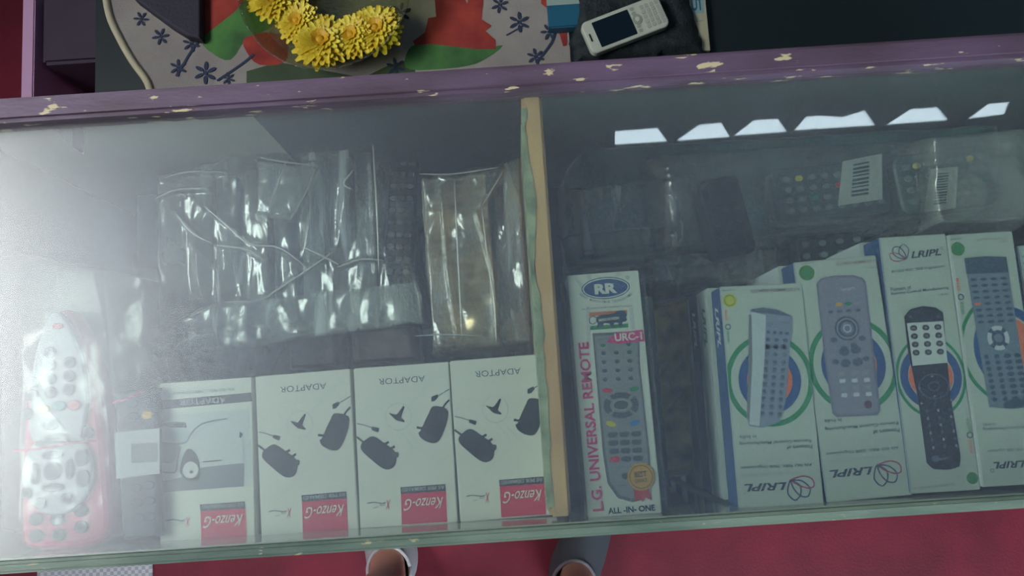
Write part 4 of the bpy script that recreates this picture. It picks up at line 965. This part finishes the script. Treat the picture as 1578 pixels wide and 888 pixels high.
A.poly('printed_flower', [(832, -60), (870, -60), (874, 70), (868, 72), (852, 20), (834, 6)], cr_, 2)
for s_ in ([(780, 55), (810, 38)], [(826, 98), (850, 66), (856, 46)], [(335, 125), (372, 100), (392, 84)], [(272, 118), (300, 72), (312, 62)]):
    A.stroke('printed_twig', s_, 4 if s_[0][0] < 760 or s_[0][0] > 800 else 2, cn, 3, 3)
def twig(x, y, k=1.0, rot=0):
    key = 'printed_sprig#%d_%d' % (x, y); A.ell(key, (x, y), 3.2*k, 3.2*k, cn, 11.5, 10)
    for a in (20, 75, 140, 200, 260, 320):
        r_ = math.radians(a+rot); cx, cy = x+9*k*math.cos(r_), y+9*k*math.sin(r_)
        A.ell(key, (cx, cy), 6.5*k, 2.6*k, cn, 11, 12, -math.degrees(r_)-0)
for x, y, k, r_ in ((800, 35, 1.1, 10), (846, 50, .9, 40), (770, 8, .9, 80), (825, 88, .9, 0), (317, 113, 1.2, 15), (352, 122, .7, 60), (248, 57, .9, 30), (275, 105, .9, 70), (295, 68, .9, 0), (218, 30, .8, 45), (618, 20, 1.1, 20), (610, 104, 1.0, 60), (300, 15, .8, 0)):
    twig(x, y, k, r_)
A.build(cl)
# glass bowl with flowers
bc = P(508, 0, ZT+.03)
bw = thing('glass_bowl', 'clear glass bowl of water with yellow flowers floating in it', 'bowl', (bc.x, bc.y, zcl+.001))
prof = [(0, 0), (.05, 0), (.060, .004), (.095, .025), (.116, .050), (.122, .062), (.119, .062), (.112, .050), (.091, .027), (.058, .008), (0, .006)]
def lathe(bm, prof, n=48):
    R = []
    for r_, z in prof:
        R.append([bm.verts.new((r_*math.cos(2*PI*k/n), r_*math.sin(2*PI*k/n), z)) for k in range(n)] if r_ > 0 else [bm.verts.new((0, 0, z))])
    for a, b in zip(R, R[1:]):
        for k in range(n):
            l = [a[k % len(a)], a[(k+1) % len(a)], b[(k+1) % len(b)], b[k % len(b)]]
            l2 = [];
            for v in l:
                if v not in l2: l2.append(v)
            if len(l2) > 2: bm.faces.new(l2).smooth = True
bm = bmesh.new(); lathe(bm, prof); obj('bowl', bm, film_mat('bowl_glass', tint=(.72, .74, .58), base=.03, edge=.22, rough=.1, haze=.05, hazecol=(.6, .62, .45), bump=.6, bscale=120), bw)
bm = bmesh.new(); lathe(bm, [(0, .036), (.096, .036), (.099, .0361)]); obj('water', bm, film_mat('water_film', tint=(.88, .9, .74), base=.05, edge=.4, rough=.03, haze=.08, hazecol=(.4, .42, .25), bump=.25, bscale=60), bw)
pet = mat('yellow_petal', (236, 214, 66), .55, noise_amt=.3, noise_scale=60, rgb2=(222, 190, 44)); pcen = mat('petal_centre', (206, 156, 20), .6)
def chrysanthemum():
    t = thing('chrysanthemum', 'x', 'flower', (0, 0, 0), 0, 'yellow flowers floating in the glass bowl')
    bm = bmesh.new(); rnd = random.Random(3); mi = 0
    for ring, (n, ln, lift, r0_) in enumerate(((22, .028, .05, .006), (22, .027, .22, .005), (20, .024, .40, .005), (18, .020, .60, .004), (16, .016, .82, .003), (12, .011, 1.05, .002))):
        for k in range(n):
            a = 2*PI*(k+.5*(ring % 2))/n+rnd.uniform(-.1, .1); L_ = ln*rnd.uniform(.88, 1.1); w = .0041*rnd.uniform(.85, 1.2); pr = None
            for j in range(5):
                s = j/4; r_ = r0_+L_*s*math.cos(lift*(1-.3*s)); z = .002+.0012*ring+L_*s*math.sin(lift)*(1-.35*s)
                ww = w*(.5+1.0*s-1.1*s**4); ca, sa = math.cos(a), math.sin(a)
                e = [bm.verts.new((r_*ca-d*ww*sa, r_*sa+d*ww*ca, z+abs(d)*.0012)) for d in (-1, 0, 1)]
                if pr:
                    
                    for q_ in ((pr[0], pr[1], e[1], e[0]), (pr[1], pr[2], e[2], e[1])):
                        f = bm.faces.new(q_); f.smooth = True; f.material_index = int(ring > 4)
                pr = e
    obj('petals', bm, [pet, mat('inner_petal', (216, 166, 28), .55)], t)
    bm = bmesh.new(); r = bmesh.ops.create_icosphere(bm, subdivisions=3, radius=.005)['verts']
    for v in r: v.co = v.co*(1+.12*noise.noise(v.co*900)); v.co.z = v.co.z*.8+.010
    obj('flower_centre', bm, pcen, t, True)
    return t
ch0 = chrysanthemum()
fl = [(577, 42, 1.22, .1, 'yellow flower at the right end of the floating bunch'), (541, 52, 1.08, .5, 'yellow flower left of the right end flower, partly tucked behind'), (493, 62, 1.28, .9, 'largest yellow flower, lowest in the bunch nearest the purple rail'),
      (457, 30, .98, 1.3, 'small yellow flower left above the largest one'), (419, -2, 1.1, 1.7, 'yellow flower cut by the top frame edge, leftmost of the bunch'), (465, -32, .9, 2.0, 'yellow flower touching the top frame edge above the small one'), ]
for i, (x, y, k, r_, lb) in enumerate(fl):
    o = ch0 if i == 0 else copy_tree(ch0)
    p = P(x, y, ZT+.055); o.location = (p.x, p.y, ZT+.040+.0015*i); o.rotation_euler = (random.uniform(-.15, .15), random.uniform(-.15, .15), r_); o.scale = (k*.98, k*.98, k); o['label'] = lb

# cloth bag, phone and things on the table
dkc = mat('black_weave', (34, 44, 46), .8, bump=1, bump_scale=260, noise_amt=.6, noise_scale=70, rgb2=(16, 26, 28))
o = sheet('black_cloth', [(880, -20), (1060, -30), (1095, 78), (884, 92)], ZT+.030, ZT+.0005, dkc, .006, 24, 111, 80, edge=.16, jag=.01)
tag(o, 'folded black woven cloth under the white keypad phone', 'cloth')
zp = ZT+.036
fpn = Face([(893, 36), (996, -8), (1034, 41), (914, 84)], zp+.012)
# long axis along u
fpn_c = fpn
a_, b_ = P(914, 84, zp+.012), P(1034, 38, zp+.012); c_ = P(893, 36, zp+.012)
ang = math.atan2((b_-a_).y, (b_-a_).x); Lp = (b_-a_).length; Wp = abs((c_-a_).dot(Vector((-math.sin(ang), math.cos(ang), 0))))
cen = a_+Vector((math.cos(ang), math.sin(ang), 0))*Lp/2+Vector((-math.sin(ang), math.cos(ang), 0))*Wp/2
ph = thing('mobile_phone', 'white keypad mobile phone with dark screen on the black cloth', 'phone', (cen.x, cen.y, zp), ang)
phw = mat('phone_white', (190, 194, 176), .35, coat=.2)
bm = bmesh.new(); prism(bm, rrpts(-Lp/2, Lp/2, -Wp/2, Wp/2, .009), 0, .012, .0025); obj('body', bm, phw, ph)
bm = bmesh.new(); prism(bm, rrpts(-Lp*.37, Lp*.09, -Wp*.40, Wp*.38, .0012), .0118, .0127); obj('screen', bm, mat('phone_screen', (24, 36, 44), .06), ph)
bm = bmesh.new(); prism(bm, rrpts(-Lp*.455, -Lp*.435, -Wp*.14, Wp*.10, .001), .0118, .0126); obj('earpiece', bm, black, ph)
bm = bmesh.new(); prism(bm, ellpts(Lp*.155, 0, .0068, .0078, 28), .0118, .0132, .0004); np_ = obj('navigation_key', bm, mat('phone_key', (150, 156, 142), .4), ph)
bm = bmesh.new(); prism(bm, ellpts(Lp*.155, 0, .0032, .0038, 20), .0131, .0138, .0003); obj('centre_key', bm, phw, np_)
for y in (-.34, -.20, .20, .34):
    bm = bmesh.new(); prism(bm, ellpts(Lp*.14, Wp*y, .003, .0026, 12), .0118, .0129); obj('soft_key', bm, mat('phone_key', (150, 156, 142), .4), ph)
for r_ in range(4):
    for c2 in range(5):
        bm = bmesh.new(); prism(bm, rrpts(Lp*(.235+.062*r_), Lp*(.235+.062*r_)+.0052, Wp*(-.36+.148*c2), Wp*(-.36+.148*c2)+.0060, .001), .0118, .0129, .0003); obj('key', bm, mat('phone_key2', (168, 172, 156), .4), ph)
a_ = P(885, 12, ZT+.02)
bm = bmesh.new(); box(bm, -.045, .022, -.030, .07, 0, .02, .002); o = obj('small_carton', bm, mat('teal_card', (30, 92, 116), .5), None); o.location = (a_.x+.006, a_.y, ZT+.003)
tg = tag(o, 'teal and white small carton beside the printed cloth edge', 'carton')
bm = bmesh.new(); box(bm, -.046, .0225, .004, .0705, .0201, .0209); cc = obj('lid_panel', bm, mat('pale_card', (150, 168, 156), .5), o)
f_ = Face([(1030, -40), (1086, -40), (1092, 76), (1046, 82)], ZT+.012)
bk = thing('paper_pad', 'cream paper pad with blue lettering beside the black cloth', 'paper pad', (f_.c.x, f_.c.y, ZT+.0004), f_.rz)
bm = bmesh.new(); box(bm, -f_.w/2, f_.w/2, -f_.h/2, f_.h/2, 0, .012, .0006); obj('pad', bm, mat('cream_paper', (170, 166, 136), .7), bk)
A = Art(f_, .012, (0, 0, 1)); A.poly('printed_strip', [(1063, -30), (1083, -30), (1085, 20), (1066, 22)], mat('pale_blue_print', (130, 160, 158), .6), 1)
A.text('lettering', 'UT', (1074, 7), 18, 22, mat('teal_print', (30, 84, 104), .6), 0, 3, .03); A.stroke('lettering', [(1060, 34), (1084, 32)], 1, grey_ink, 2); A.stroke('lettering', [(1058, -30), (1062, 25)], 3, navy, 2)
A.build(bk)
# dark folded bag at top left and pink pole
q = [(150, -80), (312, -80), (312, 58), (282, 52)]
f_pts = [P(x, y, ZT+.02) for x, y in ((130, -90), (309, -90), (309, 60), (288, 56), (262, 40), (235, 20), (208, 0))]
cc = sum(f_pts, Vector())/len(f_pts); bm = bmesh.new(); prism(bm, [(p.x-cc.x, p.y-cc.y) for p in f_pts], 0, .018, .005)
o = obj('dark_pouch', bm, mat('dark_violet_fabric', (46, 42, 54), .7, bump=.5, bump_scale=200), None); o.location = (cc.x, cc.y, zcl+.001)
tag(o, 'dark folded pouch lying on the left corner of the printed cloth', 'pouch')
p = P(44, 80, .3)
bm = bmesh.new()
a_ = P(48, 160, .75); b_ = P(47, -120, .75)
box(bm, -.0105, .0105, -.22, .18, 0, .30, .002)
o = obj('pink_panel', bm, mat('pink_paint', (226, 176, 210), .5), None); o.location = (P(43, 60, .30).x, P(43, 60, .30).y+.06, 0)
tag(o, 'tall narrow pale pink board standing beyond the far left of the purple rail', 'board')
bm = bmesh.new(); p = P(140, 60, .29); box(bm, -.055, .085, -.16, .2, 0, .29, .006); o = obj('dark_stool', bm, mat('dark_plum', (78, 62, 80), .6, noise_amt=.5, noise_scale=6), None); o.location = (p.x-.03, p.y+.12, 0)
tag(o, 'dark plum low crate behind the left end of the purple rail', 'crate')

# ---------------------------------------------------------------- patterned mat and the photographer's feet
p = P(170, 884, 0.004)
bm = bmesh.new(); box(bm, -.14, .08, -.16, .03, 0, .004, .001)
mm = bpy.data.materials.new('mat_weave'); mm.use_nodes = True; nt = mm.node_tree; ck = nt.nodes.new('ShaderNodeTexChecker'); ck.inputs['Scale'].default_value = 150; ck.inputs[1].default_value = (.75, .72, .72, 1); ck.inputs[2].default_value = (.5, .46, .5, 1)
tc = nt.nodes.new('ShaderNodeTexCoord'); nt.links.new(tc.outputs['Object'], ck.inputs[0]); nt.links.new(ck.outputs[0], nt.nodes['Principled BSDF'].inputs[0])
o = obj('floor_mat', bm, mm, None); o.location = (p.x, p.y+.01, .0005); tag(o, 'pale chequered mat on the red floor at the lower left', 'mat')

skin = mat('skin', (196, 140, 122), .5)
aL = P(597, 886, .10); aR = P(884, 908, .10); aL.z = aR.z = 0
pr = thing('person', 'person standing at the case in grey slip-on shoes, bare ankles showing', 'person', ((aL.x+aR.x)/2, aL.y, 0))
o0 = Vector((pr.location.x, pr.location.y, 0))
J = []; Ed = []; Rd = []
def jv(v, r): J.append(Vector(v)-o0); Rd.append(r); return len(J)-1
pel = jv((o0.x, o0.y-.10, .92), (.13, .10))
for a, turn in ((aL, .15), (aR, -.45)):
    hx = o0.x+(a.x-o0.x)*.8; sx, cx_ = -math.sin(turn), math.cos(turn)
    idx = [jv((hx, a.y-.10, .84), (.085, .085)), jv((a.x, a.y-.06, .66), (.070, .070)), jv((a.x, a.y-.02, .48), (.055, .055)), jv((a.x, a.y-.025, .34), (.054, .054)), jv((a.x, a.y-.015, .18), (.040, .042)),
           jv((a.x, a.y-.008, .10), (.031, .035)), jv((a.x+.01*sx, a.y+.01*cx_, .052), (.027, .028)), jv((a.x+.09*sx, a.y+.09*cx_, .026), (.026, .013)), jv((a.x+.12*sx, a.y+.12*cx_, .022), (.022, .010))]
    Ed.append((pel, idx[0])); Ed += list(zip(idx, idx[1:])); hl = jv((a.x, a.y-.022, .036), (.020, .020)); Ed.append((idx[6], hl))
sp_ = [jv((o0.x, o0.y-.12, 1.06), (.125, .09)), jv((o0.x, o0.y-.13, 1.22), (.14, .10)), jv((o0.x, o0.y-.13, 1.38), (.15, .10))]
nk = jv((o0.x, o0.y-.11, 1.49), (.055, .055)); hd = [jv((o0.x, o0.y-.08, 1.57), (.07, .08)), jv((o0.x, o0.y-.07, 1.66), (.075, .095)), jv((o0.x, o0.y-.08, 1.73), (.055, .07))]
Ed += [(pel, sp_[0]), (sp_[0], sp_[1]), (sp_[1], sp_[2]), (sp_[2], nk), (nk, hd[0]), (hd[0], hd[1]), (hd[1], hd[2])]
for sgn in (-1, 1):
    ar = [jv((o0.x+sgn*.17, o0.y-.13, 1.40), (.055, .055)), jv((o0.x+sgn*.22, o0.y-.14, 1.27), (.045, .045)), jv((o0.x+sgn*.235, o0.y-.15, 1.12), (.038, .038)), jv((o0.x+sgn*.24, o0.y-.12, .98), (.032, .032)), jv((o0.x+sgn*.24, o0.y-.09, .87), (.022, .026)), jv((o0.x+sgn*.24, o0.y-.08, .82), (.016, .034))]
    Ed += [(sp_[2], ar[0])]+list(zip(ar, ar[1:]))
    for k in range(4):
        y_ = o0.y-.108+.019*k; l_ = (.060, .070, .074, .066)[k]
        f1_ = jv((o0.x+sgn*.238, y_, .785), (.009, .009)); f2_ = jv((o0.x+sgn*.232, y_+.004, .785-l_*.55), (.008, .008)); f3_ = jv((o0.x+sgn*.222, y_+.004, .785-l_), (.007, .007)); Ed += [(ar[-1], f1_), (f1_, f2_), (f2_, f3_)]
    t1_ = jv((o0.x+sgn*.228, o0.y-.045, .815), (.011, .011)); t2_ = jv((o0.x+sgn*.220, o0.y-.035, .775), (.009, .009)); Ed += [(ar[-1], t1_), (t1_, t2_)]
me = bpy.data.meshes.new('body'); me.from_pydata([tuple(v) for v in J], Ed, []); bo = bpy.data.objects.new('body', me); link(bo, pr); me.materials.append(skin)
sk = bo.modifiers.new('skin', 'SKIN'); sk.use_smooth_shade = True
for i, v in enumerate(me.skin_vertices[0].data): v.radius = Rd[i] if isinstance(Rd[i], tuple) else (Rd[i], Rd[i]); v.use_root = (i == 0)
bo.modifiers.new('sub', 'SUBSURF').levels = 2; bo.modifiers['sub'].render_levels = 2
# shorts
shm = mat('dark_shorts', (40, 44, 60), .8)
bm = bmesh.new()
for a in (aL, aR):
    hx = o0.x+(a.x-o0.x)*.8
    tube(bm, [Vector((hx, a.y-.10, .93))-o0, Vector((hx, a.y-.10, .84))-o0, Vector((a.x, a.y-.07, .68))-o0, Vector((a.x, a.y-.045, .56))-o0], [.11, .115, .105, .10], 20)
tube(bm, [Vector((o0.x, o0.y-.10, .86))-o0, Vector((o0.x, o0.y-.10, .98))-o0, Vector((o0.x, o0.y-.10, 1.02))-o0], [.17, .165, .16], 24)
obj('shorts', bm, shm, pr)
bm = bmesh.new(); n = 24; R_ = []
for z, rx, ry, dy in ((.86, .195, .15, -.10), (.96, .185, .14, -.10), (1.06, .17, .125, -.12), (1.22, .185, .13, -.13), (1.36, .20, .125, -.13), (1.42, .17, .10, -.13), (1.46, .08, .07, -.12)):
    R_.append([bm.verts.new((rx*math.cos(2*PI*k/n), dy+ry*math.sin(2*PI*k/n), z)) for k in range(n)])
for a, b in zip(R_, R_[1:]):
    for k in range(n): bm.faces.new((a[k], a[(k+1) % n], b[(k+1) % n], b[k])).smooth = True
for sgn in (-1, 1): tube(bm, [(sgn*.15, -.13, 1.40), (sgn*.195, -.135, 1.34), (sgn*.224, -.14, 1.23)], [.075, .07, .062], 16)
obj('shirt', bm, mat('dull_shirt', (70, 78, 84), .85), pr)
bm = bmesh.new(); r = bmesh.ops.create_icosphere(bm, subdivisions=3, radius=.1)['verts']
for v in r: v.co = Vector((v.co.x*.95, v.co.y*1.15-.10, v.co.z*.95+1.69+(.0 if v.co.y < 0 else .035*v.co.y*10)))
obj('hair', bm, mat('black_hair', (20, 18, 18), .7), pr, True)
# shoes: low slip-ons, the collar rising round the ankle
def shoe(a, m_, rim, nm, turn=0):
    bm = bmesh.new(); n = 28; R = []
    c0 = a-o0
    prof = [(0, 1, .150, .072, 0), (.010, 1.05, .157, .076, 0), (.020, 1.04, .156, .075, 0), (.040, .97, .140, .070, 0), (.055, .90, .105, .064, -.006), (.068, .82, .062, .054, -.018), (.078, .80, .044, .046, -.026)]
    for z, k, fr, bk_, sh in prof:
        ring = []
        for i in range(n):
            th = 2*PI*i/n; x = .046*k**.8*math.cos(th); y = math.sin(th); y = fr*y if y > 0 else bk_*y
            x *= (1-.22*max(0, math.sin(th))**3); ring.append(bm.verts.new((c0.x+x, c0.y+.028+y+sh, z+.001)))
        R.append(ring)
    for p_, q_ in zip(R, R[1:]):
        for i in range(n): bm.faces.new((p_[i], p_[(i+1) % n], q_[(i+1) % n], q_[i])).smooth = True
    bm.faces.new(R[0][::-1]); s = obj('shoe', bm, m_, pr)
    bm = bmesh.new(); tube(bm, [v_ for v_ in [tuple(x) for x in [(c0.x+.0385*math.cos(2*PI*i/24), c0.y+.002+(.044 if math.sin(2*PI*i/24) > 0 else .046)*math.sin(2*PI*i/24), .080) for i in range(25)]]], .0035, 8)
    col_ = obj('shoe_collar', bm, rim, s)
    M = Matrix.Translation(c0) @ Matrix.Rotation(turn, 4, 'Z') @ Matrix.Translation(-c0)
    s.data.transform(M); col_.data.transform(M)
    return s
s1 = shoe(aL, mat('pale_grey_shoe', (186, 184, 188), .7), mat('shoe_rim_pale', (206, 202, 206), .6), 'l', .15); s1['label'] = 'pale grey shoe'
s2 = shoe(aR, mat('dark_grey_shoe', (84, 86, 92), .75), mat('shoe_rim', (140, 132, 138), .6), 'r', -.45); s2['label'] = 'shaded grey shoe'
